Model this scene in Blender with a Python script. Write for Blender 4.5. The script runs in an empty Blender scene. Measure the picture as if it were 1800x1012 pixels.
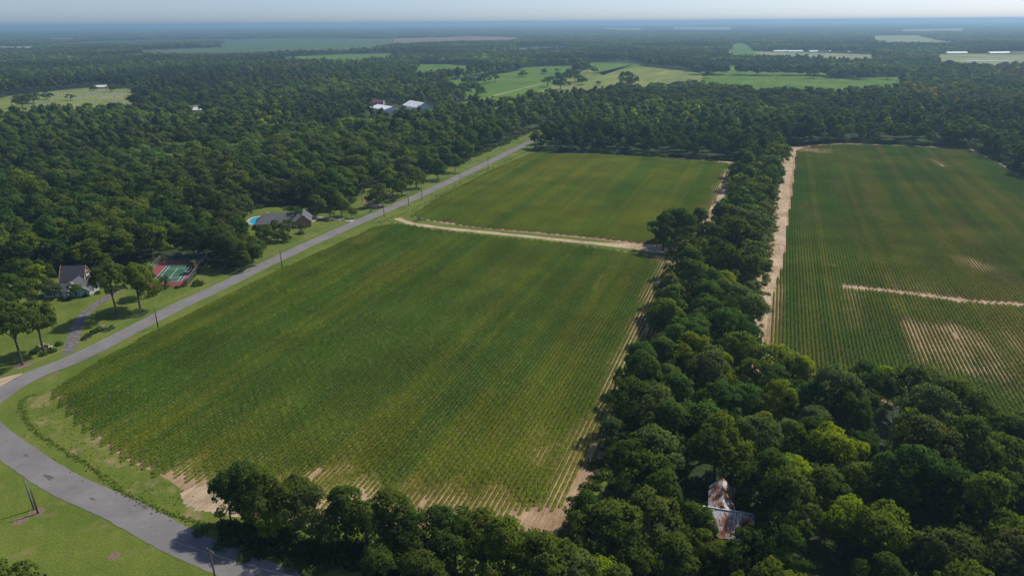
import bpy, bmesh, math, random
import numpy as np
from mathutils import Vector, Matrix
R_ = math.radians
rnd = random.Random(7)
rng = np.random.default_rng(11)
sc = bpy.context.scene
COL = sc.collection

# ------------------------------------------------------------------ camera
H, FPX, PITCH, ROLL = 95.0, 1250.0, R_(20.48), 0.0072
F = Vector((0, math.cos(PITCH), -math.sin(PITCH)))
_R0 = Vector((1, 0, 0)); _U0 = Vector((0, math.sin(PITCH), math.cos(PITCH)))
RT = _R0 * math.cos(ROLL) - _U0 * math.sin(ROLL)
UP = _U0 * math.cos(ROLL) + _R0 * math.sin(ROLL)
cd = bpy.data.cameras.new('camera'); cam = bpy.data.objects.new('camera', cd); COL.objects.link(cam)
cam.matrix_world = Matrix(((RT.x, UP.x, -F.x, 0), (RT.y, UP.y, -F.y, 0), (RT.z, UP.z, -F.z, H), (0, 0, 0, 1)))
cd.sensor_width = 36; cd.lens = FPX / 1800 * 36; cd.clip_start = 1; cd.clip_end = 200000
sc.camera = cam

# ------------------------------------------------------------------ light
SUN_EL, SUN_AZ = 50, 56                      # azimuth clockwise from +Y
w = bpy.data.worlds.new('World'); sc.world = w; w.use_nodes = True
nt = w.node_tree; nt.nodes.clear()
sky = nt.nodes.new('ShaderNodeTexSky'); sky.sky_type = 'NISHITA'; sky.sun_disc = False
sky.sun_elevation = R_(SUN_EL); sky.sun_rotation = R_(SUN_AZ)
sky.altitude = 100; sky.air_density = 0.5; sky.dust_density = 0.9; sky.ozone_density = 4.0
bg = nt.nodes.new('ShaderNodeBackground'); bg.inputs[1].default_value = 0.118
wo = nt.nodes.new('ShaderNodeOutputWorld')
nt.links.new(sky.outputs[0], bg.inputs[0]); nt.links.new(bg.outputs[0], wo.inputs[0])
sl = bpy.data.lights.new('sun', 'SUN'); sl.energy = 3.2; sl.angle = R_(2.0); sl.color = (1, 0.93, 0.82)
so = bpy.data.objects.new('sun', sl); COL.objects.link(so)
sd = Vector((math.sin(R_(SUN_AZ)) * math.cos(R_(SUN_EL)), math.cos(R_(SUN_AZ)) * math.cos(R_(SUN_EL)), math.sin(R_(SUN_EL))))
so.rotation_euler = sd.to_track_quat('Z', 'Y').to_euler(); so.location = (0, 0, 300)
sc.view_settings.view_transform = 'Standard'; sc.view_settings.look = 'None'
sc.view_settings.exposure = 0.3; sc.view_settings.gamma = 1.0
sc.render.engine = 'CYCLES'
cy = sc.cycles
cy.max_bounces = 5; cy.diffuse_bounces = 2; cy.glossy_bounces = 2; cy.transmission_bounces = 3
cy.volume_bounces = 0; cy.transparent_max_bounces = 8; cy.use_denoising = True
cy.caustics_reflective = False; cy.caustics_refractive = False

# ------------------------------------------------------------------ survey helpers
def G(u, v, z=0.0):
    """ground point (metres) that photograph position (u, v) shows"""
    d = F * FPX + RT * (u - 900) - UP * (v - 506)
    t = (H - z) / -d.z
    return (d.x * t, d.y * t)
def GP(pts): return [G(u, v) for u, v in pts]
def hy(u): return 46 - 0.0072 * u
def occl(pts, k=1.16): return [(u, hy(u) + (v - hy(u)) * k) for u, v in pts]
def proj(x, y, z=0):
    """numpy: ground metres -> photograph position and depth"""
    dz = z - H
    a = x * RT.x + y * RT.y + dz * RT.z; b = x * UP.x + y * UP.y + dz * UP.z; c = x * F.x + y * F.y + dz * F.z
    return 900 + FPX * a / c, 506 - FPX * b / c, c
def inpoly(x, y, poly):
    r = np.zeros(len(x), bool); n = len(poly); j = n - 1
    for i in range(n):
        xi, yi = poly[i]; xj, yj = poly[j]
        if yi != yj:
            r ^= ((yi > y) != (yj > y)) & (x < (xj - xi) * (y - yi) / (yj - yi) + xi)
        j = i
    return r
def dline(x, y, pts):
    d = np.full(len(x), 1e9)
    if len(pts) == 1: return np.hypot(x - pts[0][0], y - pts[0][1])
    for (ax, ay), (bx, by) in zip(pts[:-1], pts[1:]):
        dx, dy = bx - ax, by - ay; L = dx * dx + dy * dy + 1e-9
        t = np.clip(((x - ax) * dx + (y - ay) * dy) / L, 0, 1)
        d = np.minimum(d, np.hypot(x - ax - t * dx, y - ay - t * dy))
    return d
def vnoise(x, y, s, seed=0):
    x = np.asarray(x) / s + seed * 17.31; y = np.asarray(y) / s - seed * 9.17
    xi = np.floor(x); yi = np.floor(y); fx = x - xi; fy = y - yi
    fx = fx * fx * (3 - 2 * fx); fy = fy * fy * (3 - 2 * fy)
    def h(a, b):
        v = np.sin(a * 127.1 + b * 311.7 + seed * 74.7) * 43758.5453
        return v - np.floor(v)
    return (h(xi, yi) * (1 - fx) + h(xi + 1, yi) * fx) * (1 - fy) + (h(xi, yi + 1) * (1 - fx) + h(xi + 1, yi + 1) * fx) * fy
def spline(pts, n=10, closed=False):
    P = [np.array(p, float) for p in pts]; out = []; m = len(P)
    for i in range(m if closed else m - 1):
        if closed: a, b, c, d = P[i - 1], P[i], P[(i + 1) % m], P[(i + 2) % m]
        else: a, b, c, d = P[max(i - 1, 0)], P[i], P[i + 1], P[min(i + 2, m - 1)]
        for k in range(n):
            t = k / n
            out.append(0.5 * ((2 * b) + (c - a) * t + (2 * a - 5 * b + 4 * c - d) * t * t + (3 * b - a - 3 * c + d) * t ** 3))
    if not closed: out.append(P[-1])
    return [tuple(p) for p in out]

# ------------------------------------------------------------------ materials
class N:
    """small node-tree builder"""
    def __init__(s, name):
        s.m = bpy.data.materials.new(name); s.m.use_nodes = True; s.t = s.m.node_tree; s.t.nodes.clear()
        s.out = s.t.nodes.new('ShaderNodeOutputMaterial')
    def n(s, typ, ins=None, **kw):
        d = s.t.nodes.new('ShaderNode' + typ)
        for k, v in kw.items(): setattr(d, k, v)
        for k, v in (ins or {}).items():
            if hasattr(v, 'is_output'): s.t.links.new(v, d.inputs[k])
            else: d.inputs[k].default_value = v
        return d
    def pos(s, scale=(1, 1, 1), rot=0):
        g = s.n('NewGeometry')
        return s.n('Mapping', {0: g.outputs['Position'], 'Scale': scale, 'Rotation': (0, 0, rot)}, vector_type='TEXTURE').outputs[0]
    def noise(s, vec, scale, detail=4, rough=0.55):
        return s.n('TexNoise', {'Vector': vec, 'Scale': scale, 'Detail': detail, 'Roughness': rough}).outputs['Fac']
    def ramp(s, fac, stops):
        r = s.n('ValToRGB', {0: fac}); e = r.color_ramp.elements
        while len(e) > len(stops): e.remove(e[-1])
        while len(e) < len(stops): e.new(0.5)
        for q, (p, c) in zip(e, stops):
            q.position = p; q.color = (*c, 1) if len(c) == 3 else c
        return r.outputs[0]
    def mix(s, fac, a, b, mode='MIX'):
        d = s.n('Mix', data_type='RGBA', blend_type=mode)
        for i, v in ((0, fac), (6, a), (7, b)):
            if hasattr(v, 'is_output'): s.t.links.new(v, d.inputs[i])
            else: d.inputs[i].default_value = v if i == 0 else (*v, 1)
        return d.outputs[2]
    def bump(s, h, dist, strength=1.0):
        return s.n('Bump', {'Height': h, 'Distance': dist, 'Strength': strength}).outputs[0]
    def done(s, col, rough=0.9, normal=None, metal=0.0, spec=0.2):
        b = s.n('BsdfPrincipled', {'Roughness': rough, 'Metallic': metal, 'Specular IOR Level': spec})
        if hasattr(col, 'is_output'): s.t.links.new(col, b.inputs[0])
        else: b.inputs[0].default_value = (*col, 1)
        if normal is not None: s.t.links.new(normal, b.inputs['Normal'])
        s.t.links.new(b.outputs[0], s.out.inputs[0])
        return s.m
def plain(name, c, rough=0.7, var=0.12, scale=3.0, metal=0.0):
    k = N(name); p = k.pos(); f = k.noise(p, scale, 3)
    a = tuple(v * (1 - var) for v in c); b = tuple(min(1, v * (1 + var)) for v in c)
    return k.done(k.ramp(f, [(0.3, a), (0.7, b)]), rough, metal=metal)

M = {}
# foliage: colour of each plant comes from its own "tint", leaf-to-leaf variation from the mesh
def foliage(name, trans=0.44, lo=(0.62, 0.66, 0.75), hi=(1.5, 1.36, 1.05)):
    k = N(name)
    t = k.n('Attribute', attribute_name='tint', attribute_type='INSTANCER').outputs['Color']
    v = k.n('Attribute', attribute_name='leafvar', attribute_type='GEOMETRY').outputs['Fac']
    g = k.ramp(v, [(0.0, lo), (0.5, (1, 1, 1)), (1.0, hi)])
    c = k.mix(1.0, t, g, 'MULTIPLY')
    d = k.n('BsdfDiffuse', {0: c})
    c2 = k.mix(1.0, c, (1.5, 1.5, 0.5), 'MULTIPLY')
    tr = k.n('BsdfTranslucent', {0: c2})
    m = k.n('MixShader', {0: trans, 1: d.outputs[0], 2: tr.outputs[0]})
    k.t.links.new(m.outputs[0], k.out.inputs[0])
    return k.m
M['leaf'] = foliage('foliage'); M['crop'] = foliage('crop_foliage', 0.28, (0.85, 0.87, 0.9), (1.16, 1.13, 1.0))
k = N('bark'); p = k.pos((1, 1, 4)); M['bark'] = k.done(k.ramp(k.noise(p, 3, 5), [(0.3, (0.05, 0.038, 0.028)), (0.7, (0.16, 0.13, 0.1))]), 0.95)
k = N('undergrowth'); p = k.pos()
a = k.ramp(k.noise(p, 0.02, 6), [(0.35, (0.025, 0.045, 0.015)), (0.65, (0.06, 0.085, 0.026))])
b = k.ramp(k.noise(p, 0.6, 4), [(0.3, (0.55, 0.55, 0.55)), (0.7, (1.3, 1.3, 1.2))])
M['ground'] = k.done(k.mix(1.0, a, b, 'MULTIPLY'), 1.0, k.bump(k.noise(p, 0.8, 4), 0.6))
def grass(name, c0, c1, c2, dry=(0.16, 0.13, 0.05), dryamt=0.62):
    k = N(name); p = k.pos(); ps = k.pos((14, 1, 1), R_(-62))
    a = k.ramp(k.noise(p, 0.045, 6, 0.6), [(0.3, c0), (0.5, c1), (0.72, c2)])
    s_ = k.ramp(k.noise(ps, 0.55, 3), [(0.3, (0.93, 0.94, 0.93)), (0.7, (1.08, 1.06, 1.04))])
    a = k.mix(1.0, a, s_, 'MULTIPLY')
    f = k.ramp(k.noise(p, 2.2, 5, 0.7), [(0.3, (0.66, 0.68, 0.66)), (0.7, (1.3, 1.28, 1.2))])
    a = k.mix(1.0, a, f, 'MULTIPLY')
    dr = k.ramp(k.noise(p, 0.13, 7, 0.7), [(dryamt, (0, 0, 0)), (dryamt + 0.14, (0.75, 0.75, 0.75))])
    a = k.mix(dr, a, dry)
    return k.done(a, 1.0, k.bump(k.noise(p, 3.0, 3), 0.25, 0.7), spec=0.05)
M['lawn'] = grass('lawn_grass', (0.085, 0.13, 0.024), (0.125, 0.168, 0.03), (0.17, 0.2, 0.042), (0.23, 0.195, 0.08), 0.55)
M['weeds'] = grass('weedy_grass', (0.085, 0.13, 0.022), (0.125, 0.165, 0.028), (0.17, 0.175, 0.045), (0.34, 0.25, 0.14), 0.5)
def soil(name, c0, c1, c2):
    k = N(name); p = k.pos(); ps = k.pos((9, 1, 1), R_(90 - 20))
    a = k.ramp(k.noise(p, 0.09, 6, 0.6), [(0.3, c0), (0.5, c1), (0.7, c2)])
    f = k.ramp(k.noise(ps, 1.6, 4), [(0.3, (0.7, 0.7, 0.7)), (0.7, (1.22, 1.2, 1.18))])
    return k.done(k.mix(1.0, a, f, 'MULTIPLY'), 1.0, k.bump(k.noise(p, 1.7, 5), 0.25, 0.8), spec=0.05)
M['soil'] = soil('sandy_soil', (0.24, 0.155, 0.085), (0.36, 0.25, 0.148), (0.48, 0.35, 0.22))
M['sand'] = soil('sandy_track', (0.34, 0.245, 0.155), (0.47, 0.36, 0.24), (0.58, 0.46, 0.33))
k = N('worn_asphalt'); p = k.pos(); ps = k.pos((1, 1, 1))
a = k.ramp(k.noise(p, 0.12, 6, 0.65), [(0.3, (0.165, 0.157, 0.15)), (0.55, (0.21, 0.2, 0.191)), (0.75, (0.255, 0.24, 0.226))])
f = k.ramp(k.noise(p, 5.0, 4, 0.7), [(0.3, (0.85, 0.85, 0.85)), (0.7, (1.12, 1.12, 1.12))])
a = k.mix(1.0, a, f, 'MULTIPLY')
M['asphalt'] = k.done(a, 0.9, k.bump(k.noise(p, 9, 3), 0.02, 0.5))
M['patch'] = plain('tar_patch', (0.11, 0.105, 0.103), 0.8, 0.3, 2.0)
M['deadwood'] = plain('dead_wood', (0.34, 0.32, 0.29), 0.9, 0.2, 2.0)
M['concrete'] = plain('concrete', (0.42, 0.39, 0.34), 0.9, 0.18, 1.5)
M['drive'] = plain('driveway_asphalt', (0.15, 0.135, 0.13), 0.9, 0.45, 0.8)
M['mulch'] = plain('mulch', (0.2, 0.14, 0.1), 1.0, 0.35, 2.0)
M['white_roof'] = plain('white_roof_metal', (0.8, 0.81, 0.83), 0.4, 0.05, 0.4)
M['white'] = plain('white_paint', (0.74, 0.74, 0.72), 0.6, 0.06)
M['wall_grey'] = plain('pale_siding', (0.42, 0.46, 0.42), 0.8, 0.1)
M['shingle'] = plain('grey_shingles', (0.095, 0.095, 0.105), 0.9, 0.3, 2.5)
M['shingle2'] = plain('slate_shingles', (0.13, 0.13, 0.14), 0.9, 0.3, 2.5)
M['brown_roof'] = plain('brown_shingles', (0.26, 0.15, 0.11), 0.9, 0.25, 1.5)
M['red_roof'] = plain('red_metal_roof', (0.17, 0.06, 0.05), 0.6, 0.2, 0.8)
M['glass'] = plain('window_glass', (0.035, 0.05, 0.055), 0.12, 0.2)
M['curtain'] = plain('pale_green_curtain', (0.3, 0.5, 0.44), 0.7, 0.2, 1.5)
M['shutter'] = plain('dark_shutter', (0.03, 0.035, 0.035), 0.7)
M['wood'] = plain('deck_timber', (0.42, 0.25, 0.12), 0.8, 0.3, 2)
M['pole'] = plain('weathered_pole', (0.11, 0.075, 0.055), 0.95, 0.3, 1.5)
M['pole_grey'] = plain('grey_pole', (0.16, 0.17, 0.16), 0.9, 0.3, 1.5)
M['metal'] = plain('galvanised_metal', (0.5, 0.51, 0.52), 0.45, 0.1)
M['wire'] = plain('cable', (0.3, 0.31, 0.3), 0.5, 0.1)
M['court_red'] = plain('court_red', (0.25, 0.065, 0.07), 0.85, 0.2, 0.5)
M['court_green'] = plain('court_green', (0.045, 0.13, 0.08), 0.85, 0.15, 0.4)
M['line'] = plain('white_line', (0.7, 0.72, 0.68), 0.8, 0.05)
M['stone'] = plain('grave_stone', (0.55, 0.54, 0.52), 0.8, 0.25, 0.3)
M['bin'] = plain('teal_plastic', (0.02, 0.2, 0.26), 0.5)
M['flower'] = plain('cream_flowers', (0.7, 0.66, 0.42), 0.9, 0.1)
k = N('brick'); p = k.n('TexCoord').outputs['Object']
bt = k.n('TexBrick', {'Vector': k.n('Mapping', {0: p, 'Rotation': (R_(90), 0, 0)}).outputs[0], 'Color1': (0.44, 0.19, 0.09, 1), 'Color2': (0.34, 0.14, 0.07, 1), 'Mortar': (0.4, 0.35, 0.3, 1), 'Scale': 2.2, 'Mortar Size': 0.012})
M['brick'] = k.done(bt.outputs[0], 0.9)
k = N('rusty_tin'); p = k.pos((1, 1, 1)); q = k.n('TexCoord').outputs['Object']
st = k.noise(k.n('Mapping', {0: q, 'Scale': (5, 0.9, 0.9)}).outputs[0], 1.0, 6, 0.7)
a = k.ramp(k.n('Math', {0: st, 1: k.noise(q, 0.55, 4)}, operation='ADD').outputs[0].node.outputs[0], [(0.0, (0.14, 0.04, 0.025)), (0.42, (0.3, 0.11, 0.06)), (0.485, (0.42, 0.22, 0.14)), (0.525, (0.6, 0.58, 0.58)), (1.0, (0.72, 0.73, 0.75))])
mm = [n for n in k.t.nodes if n.type == 'MATH'][0]
hm = k.n('Math', {0: mm.outputs[0], 1: 0.5}, operation='MULTIPLY').outputs[0]
rp = [n for n in k.t.nodes if n.type == 'VALTORGB'][0]; k.t.links.new(hm, rp.inputs[0])
M['rust'] = k.done(a, 0.6, metal=0.15)
k = N('pool_water'); p = k.pos()
M['pool'] = k.done((0.02, 0.42, 0.6), 0.08, k.bump(k.noise(p, 1.5, 3), 0.05, 0.4), spec=0.5)
k = N('pond_water'); p = k.pos(); M['pond'] = k.done((0.3, 0.33, 0.34), 0.12, k.bump(k.noise(p, 0.5, 3), 0.05, 0.3), spec=0.6)
k = N('wire_mesh'); t_ = k.n('BsdfTransparent'); d_ = k.n('BsdfDiffuse', {0: (0.3, 0.3, 0.32, 1)}); m_ = k.n('MixShader', {0: 0.25, 1: t_.outputs[0], 2: d_.outputs[0]})
k.t.links.new(m_.outputs[0], k.out.inputs[0]); M['mesh'] = k.m; m_.inputs[0].default_value = 0.09
def farfield(name, c0, c1, rot=20, stretch=14):
    k = N(name); ps = k.pos((1, stretch, 1), R_(-rot)); p = k.pos()
    a = k.ramp(k.noise(ps, 0.09, 4), [(0.3, c0), (0.7, c1)])
    f = k.ramp(k.noise(p, 0.012, 7, 0.7), [(0.3, (0.62, 0.68, 0.66)), (0.5, (1, 1, 1)), (0.72, (1.45, 1.25, 1.3))])
    return k.done(k.mix(1.0, a, f, 'MULTIPLY'), 1.0, spec=0.05)
M['ff_green'] = farfield('green_crop_far', (0.08, 0.16, 0.02), (0.12, 0.2, 0.026))
M['ff_yellow'] = farfield('pasture_far', (0.15, 0.2, 0.04), (0.24, 0.26, 0.07))
M['ff_dull'] = farfield('dull_crop_far', (0.07, 0.115, 0.045), (0.095, 0.14, 0.055))
M['ff_brown'] = farfield('brown_field_far', (0.19, 0.125, 0.1), (0.25, 0.17, 0.13))
M['ff_pale'] = farfield('pale_field_far', (0.2, 0.24, 0.1), (0.28, 0.3, 0.14))

# ------------------------------------------------------------------ object helpers
def tag(o, label, cat=None, group=None, kind=None):
    o['label'] = label
    if cat: o['category'] = cat
    if group: o['group'] = group
    if kind: o['kind'] = kind
    return o
def link(name, me, mat=None, parent=None, loc=None, rz=0.0):
    if mat is not None and not me.materials: me.materials.append(M[mat] if isinstance(mat, str) else mat)
    o = bpy.data.objects.new(name, me); COL.objects.link(o)
    if parent is not None: o.parent = parent
    if loc is not None: o.location = loc
    o.rotation_euler.z = rz
    return o
def thing(name, label, cat, loc=(0, 0, 0), rz=0.0, group=None):
    o = bpy.data.objects.new(name, None); COL.objects.link(o); o.empty_display_size = 0.5
    o.location = loc; o.rotation_euler.z = rz
    return tag(o, label, cat, group)
def mesh(name, V, Fc, smooth=False):
    me = bpy.data.meshes.new(name); me.from_pydata([tuple(v) for v in V], [], [tuple(f) for f in Fc]); me.update()
    if smooth: me.polygons.foreach_set('use_smooth', [True] * len(me.polygons))
    return me
class B:
    """collects simple shapes into one mesh"""
    def __init__(s): s.V = []; s.F = []
    def add(s, V, Fc):
        k = len(s.V); s.V += [tuple(v) for v in V]; s.F += [tuple(i + k for i in f) for f in Fc]; return s
    def box(s, c, d, rz=0.0):
        ca, sa = math.cos(rz), math.sin(rz); V = []
        for dx, dy, dz in ((-1, -1, -1), (1, -1, -1), (1, 1, -1), (-1, 1, -1), (-1, -1, 1), (1, -1, 1), (1, 1, 1), (-1, 1, 1)):
            x, y = dx * d[0] / 2, dy * d[1] / 2
            V.append((c[0] + x * ca - y * sa, c[1] + x * sa + y * ca, c[2] + dz * d[2] / 2))
        return s.add(V, [(0, 3, 2, 1), (4, 5, 6, 7), (0, 1, 5, 4), (1, 2, 6, 5), (2, 3, 7, 6), (3, 0, 4, 7)])
    def tube(s, pts, rad, n=7, cap=True):
        P = [Vector(p) for p in pts]; r = rad if isinstance(rad, (list, tuple)) else [rad] * len(P)
        k0 = len(s.V)
        for i, q in enumerate(P):
            t = (P[min(i + 1, len(P) - 1)] - P[max(i - 1, 0)]).normalized()
            a = t.orthogonal().normalized() if abs(t.z) > 0.9 else t.cross(Vector((0, 0, 1))).normalized()
            b = t.cross(a)
            for j in range(n):
                an = 2 * math.pi * j / n; s.V.append(tuple(q + a * (r[i] * math.cos(an)) + b * (r[i] * math.sin(an))))
        for i in range(len(P) - 1):
            for j in range(n):
                a0 = k0 + i * n + j; a1 = k0 + i * n + (j + 1) % n
                s.F.append((a0, a1, a1 + n, a0 + n))
        if cap: s.F.append(tuple(k0 + j for j in range(n))[::-1]); s.F.append(tuple(k0 + (len(P) - 1) * n + j for j in range(n)))
        return s
    def slab(s, quad, th):
        """quad (4 points, counter-clockwise from above) thickened downwards"""
        q = [Vector(p) for p in quad]; nn = (q[1] - q[0]).cross(q[2] - q[0]).normalized() * th
        return s.add(q + [p - nn for p in q], [(0, 1, 2, 3), (7, 6, 5, 4), (0, 4, 5, 1), (1, 5, 6, 2), (2, 6, 7, 3), (3, 7, 4, 0)])
    def build(s, name, mat, parent=None, loc=None, rz=0.0, smooth=False):
        return link(name, mesh(name, s.V, s.F, smooth), mat, parent, loc, rz)
def sheet(name, pts, mat, z, label, kind='structure', parent=None):
    me = mesh(name, [(x, y, 0) for x, y in pts], [tuple(range(len(pts)))])
    if me.polygons[0].normal.z < 0: me.flip_normals()
    o = link(name, me, mat, parent); o.location.z = z
    if parent is None: tag(o, label, kind=kind)
    return o
def ribbon(name, pts, width, mat, z, label=None, parent=None, jag=0.0, seed=1):
    P = [Vector((*p, 0)) for p in pts]; V = []; Fc = []
    for i, q in enumerate(P):
        t = (P[min(i + 1, len(P) - 1)] - P[max(i - 1, 0)]).normalized(); nn = Vector((-t.y, t.x, 0))
        wd = width[i] if isinstance(width, (list, tuple)) else width
        j1 = jag * (rnd.random() - 0.5); j2 = jag * (rnd.random() - 0.5)
        V += [q + nn * (wd / 2 + j1), q - nn * (wd / 2 + j2)]
        if i: k_ = 2 * i; Fc.append((k_ - 2, k_ - 1, k_ + 1, k_))
    me = mesh(name, V, Fc)
    if me.polygons[0].normal.z < 0: me.flip_normals()
    o = link(name, me, mat, parent); o.location.z = z
    if label and parent is None: tag(o, label, kind='structure')
    return o
def resample(pts, step):
    out = [pts[0]]; acc = 0
    for a, b in zip(pts[:-1], pts[1:]):
        L = math.dist(a, b); d = step - acc
        while d <= L:
            t = d / L; out.append((a[0] + (b[0] - a[0]) * t, a[1] + (b[1] - a[1]) * t)); d += step
        acc = (acc + L) % step
    return out

# ------------------------------------------------------------------ geometry-node scatter for uncountable growth
def scatter_tree(coll):
    g = bpy.data.node_groups.new('scatter', 'GeometryNodeTree')
    g.interface.new_socket('Geometry', in_out='INPUT', socket_type='NodeSocketGeometry')
    g.interface.new_socket('Geometry', in_out='OUTPUT', socket_type='NodeSocketGeometry')
    i = g.nodes.new('NodeGroupInput'); o = g.nodes.new('NodeGroupOutput')
    ci = g.nodes.new('GeometryNodeCollectionInfo'); ci.inputs['Collection'].default_value = coll
    ci.inputs['Separate Children'].default_value = True; ci.inputs['Reset Children'].default_value = True
    ip = g.nodes.new('GeometryNodeInstanceOnPoints'); ip.inputs['Pick Instance'].default_value = True
    def na(nm, ty):
        a = g.nodes.new('GeometryNodeInputNamedAttribute'); a.data_type = ty; a.inputs['Name'].default_value = nm
        return a.outputs['Attribute']
    L = g.links.new
    L(i.outputs[0], ip.inputs['Points']); L(ci.outputs[0], ip.inputs['Instance'])
    L(na('pick', 'INT'), ip.inputs['Instance Index']); L(na('scl', 'FLOAT_VECTOR'), ip.inputs['Scale'])
    e = g.nodes.new('FunctionNodeEulerToRotation'); L(na('rot', 'FLOAT_VECTOR'), e.inputs[0]); L(e.outputs[0], ip.inputs['Rotation'])
    L(ip.outputs[0], o.inputs[0])
    return g
def proto_coll(name, meshes):
    c = bpy.data.collections.new(name)
    for n_, me in enumerate(meshes): c.objects.link(bpy.data.objects.new('%s_%02d' % (name, n_), me))
    return scatter_tree(c)
def scatter(name, group, pos, rot, scl, pick, tint, label, cat=None):
    me = bpy.data.meshes.new(name); n_ = len(pos); me.vertices.add(n_)
    me.vertices.foreach_set('co', np.asarray(pos, np.float32).ravel())
    for nm, ty, arr, key in (('rot', 'FLOAT_VECTOR', rot, 'vector'), ('scl', 'FLOAT_VECTOR', scl, 'vector'), ('tint', 'FLOAT_VECTOR', tint, 'vector')):
        me.attributes.new(nm, ty, 'POINT').data.foreach_set(key, np.asarray(arr, np.float32).ravel())
    me.attributes.new('pick', 'INT', 'POINT').data.foreach_set('value', np.asarray(pick, np.int32))
    o = bpy.data.objects.new(name, me); COL.objects.link(o)
    md = o.modifiers.new('scatter', 'NODES'); md.node_group = group
    return tag(o, label, kind='stuff')

# leaf cards: numpy arrays -> mesh with leaf-to-leaf variation and rounded shading
def leaf_mesh(name, P, Nn, size, mat, soft=0.6, asp=0.7, seed=1):
    r = np.random.default_rng(seed); n_ = len(P)
    d = Nn + r.normal(0, 0.55, (n_, 3)); d /= np.linalg.norm(d, axis=1)[:, None]
    a = np.cross(d, r.normal(0, 1, (n_, 3))); a /= np.linalg.norm(a, axis=1)[:, None]
    b = np.cross(d, a); s_ = (size * r.uniform(0.65, 1.35, n_))[:, None]
    V = np.stack([P - a * s_, P - b * s_ * asp + d * s_ * 0.12, P + a * s_, P + b * s_ * asp - d * s_ * 0.12], 1).reshape(-1, 3)
    me = bpy.data.meshes.new(name); me.vertices.add(4 * n_); me.vertices.foreach_set('co', V.astype(np.float32).ravel())
    me.loops.add(4 * n_); me.loops.foreach_set('vertex_index', np.arange(4 * n_, dtype=np.int32))
    me.polygons.add(n_); me.polygons.foreach_set('loop_start', np.arange(0, 4 * n_, 4, dtype=np.int32))
    me.update(calc_edges=True)
    at = me.attributes.new('leafvar', 'FLOAT', 'POINT'); at.data.foreach_set('value', np.repeat(np.clip(r.normal(0.5, 0.2, n_), 0, 1), 4).astype(np.float32))
    nn = Nn * soft + d * (1 - soft); nn /= np.linalg.norm(nn, axis=1)[:, None]
    me.polygons.foreach_set('use_smooth', [True] * n_)
    me.normals_split_custom_set_from_vertices(np.repeat(nn, 4, 0).tolist())
    me.materials.append(M[mat])
    return me
def sph(r, n_, zmin=-1.0):
    z = r.uniform(zmin, 1, n_); a = r.uniform(0, 2 * np.pi, n_); q = np.sqrt(1 - z * z)
    return np.stack([q * np.cos(a), q * np.sin(a), z], 1)
def crown(seed, nleaf, size, hgt=14.0, rad=6.0, base=1.3, nlobe=15, peak=0.0, lob=(0.26, 0.56), droop=-0.55):
    """broadleaf crown: boughs carrying tufts, tufts carrying leaf sprays; crown spans base..hgt"""
    r = np.random.default_rng(seed)
    cz = base + (hgt - base) * 0.52; rz = (hgt - base) * 0.5
    d = sph(r, nlobe, droop); d[0] = (0, 0, 1)
    fl = r.uniform(0.42, 0.8, nlobe)
    C = d * np.array([rad, rad, rz]) * fl[:, None]; C[:, 2] += cz
    if peak: C[:, :2] *= (1 - peak * np.clip((C[:, 2:3] - base) / (hgt - base), 0, 1))
    Rl = rad * r.uniform(*lob, nlobe) * (1 - peak * 0.4)
    Pn, Nn_ = [], []
    for i in range(nlobe):
        nt_ = 17; td = sph(r, nt_, -0.5) + d[i] * 0.45; td /= np.linalg.norm(td, axis=1)[:, None]
        T = C[i] + td * Rl[i] * r.uniform(0.62, 0.95, nt_)[:, None]; tr = Rl[i] * r.uniform(0.3, 0.46, nt_)
        m = max(3, int(nleaf / nlobe / nt_ * (Rl[i] / (rad * 0.45)) ** 2))
        for j in range(nt_):
            ld = sph(r, m, -0.75) + td[j] * 0.5; ld /= np.linalg.norm(ld, axis=1)[:, None]
            Pn.append(T[j] + ld * tr[j] * r.uniform(0.6, 1.12, m)[:, None]); Nn_.append(ld * 0.6 + td[j] * 0.45 + d[i] * 0.2)
    P = np.concatenate(Pn); Q = np.concatenate(Nn_); Q /= np.linalg.norm(Q, axis=1)[:, None]
    keep = np.ones(len(P), bool)
    for i in range(nlobe): keep &= ~(np.linalg.norm(P - C[i], axis=1) < Rl[i] * 0.55)
    keep &= P[:, 2] > 0.3
    P, Q = P[keep], Q[keep]
    return leaf_mesh('crown', P, Q, size, 'leaf', 0.7, 0.7, seed), C, Rl
def trunk_mesh(C, Rl, hgt=14.0, r0=0.32, fork=0.4, nl=5, seed=0):
    q = random.Random(seed); b = B(); f = hgt * fork
    b.tube([(0, 0, -0.3), (0.04, 0.02, 0.25), (0.1, 0.05, f * 0.5), (q.uniform(-.3, .3), q.uniform(-.3, .3), f), (0, 0, hgt * 0.72)], [r0 * 1.5, r0 * 1.05, r0 * 0.85, r0 * 0.7, r0 * 0.2], 7)
    for i in list(range(len(C)))[1:nl + 1]:
        c = C[i]; b.tube([(0, 0, f * 0.75), (c[0] * 0.45, c[1] * 0.45, f * 0.75 + (c[2] - f * 0.75) * 0.6), tuple(c)], [r0 * 0.5, r0 * 0.32, r0 * 0.1], 5)
    me = mesh('trunk', b.V, b.F, True); me.materials.append(M['bark']); return me
def make_set(n_, nleaf, size, seed, **kw):
    out = []
    for i in range(n_):
        c, C, Rl = crown(seed + i, nleaf, size, nlobe=11 + (i * 5) % 9, **kw); out.append((c, trunk_mesh(C, Rl, seed=seed + i)))
    return out
NEAR = make_set(7, 8200, 0.29, 100); MID = make_set(6, 2300, 0.5, 200)
TALL = make_set(3, 2300, 0.5, 240, rad=4.6, hgt=15, base=1.5, peak=0.35)
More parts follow.
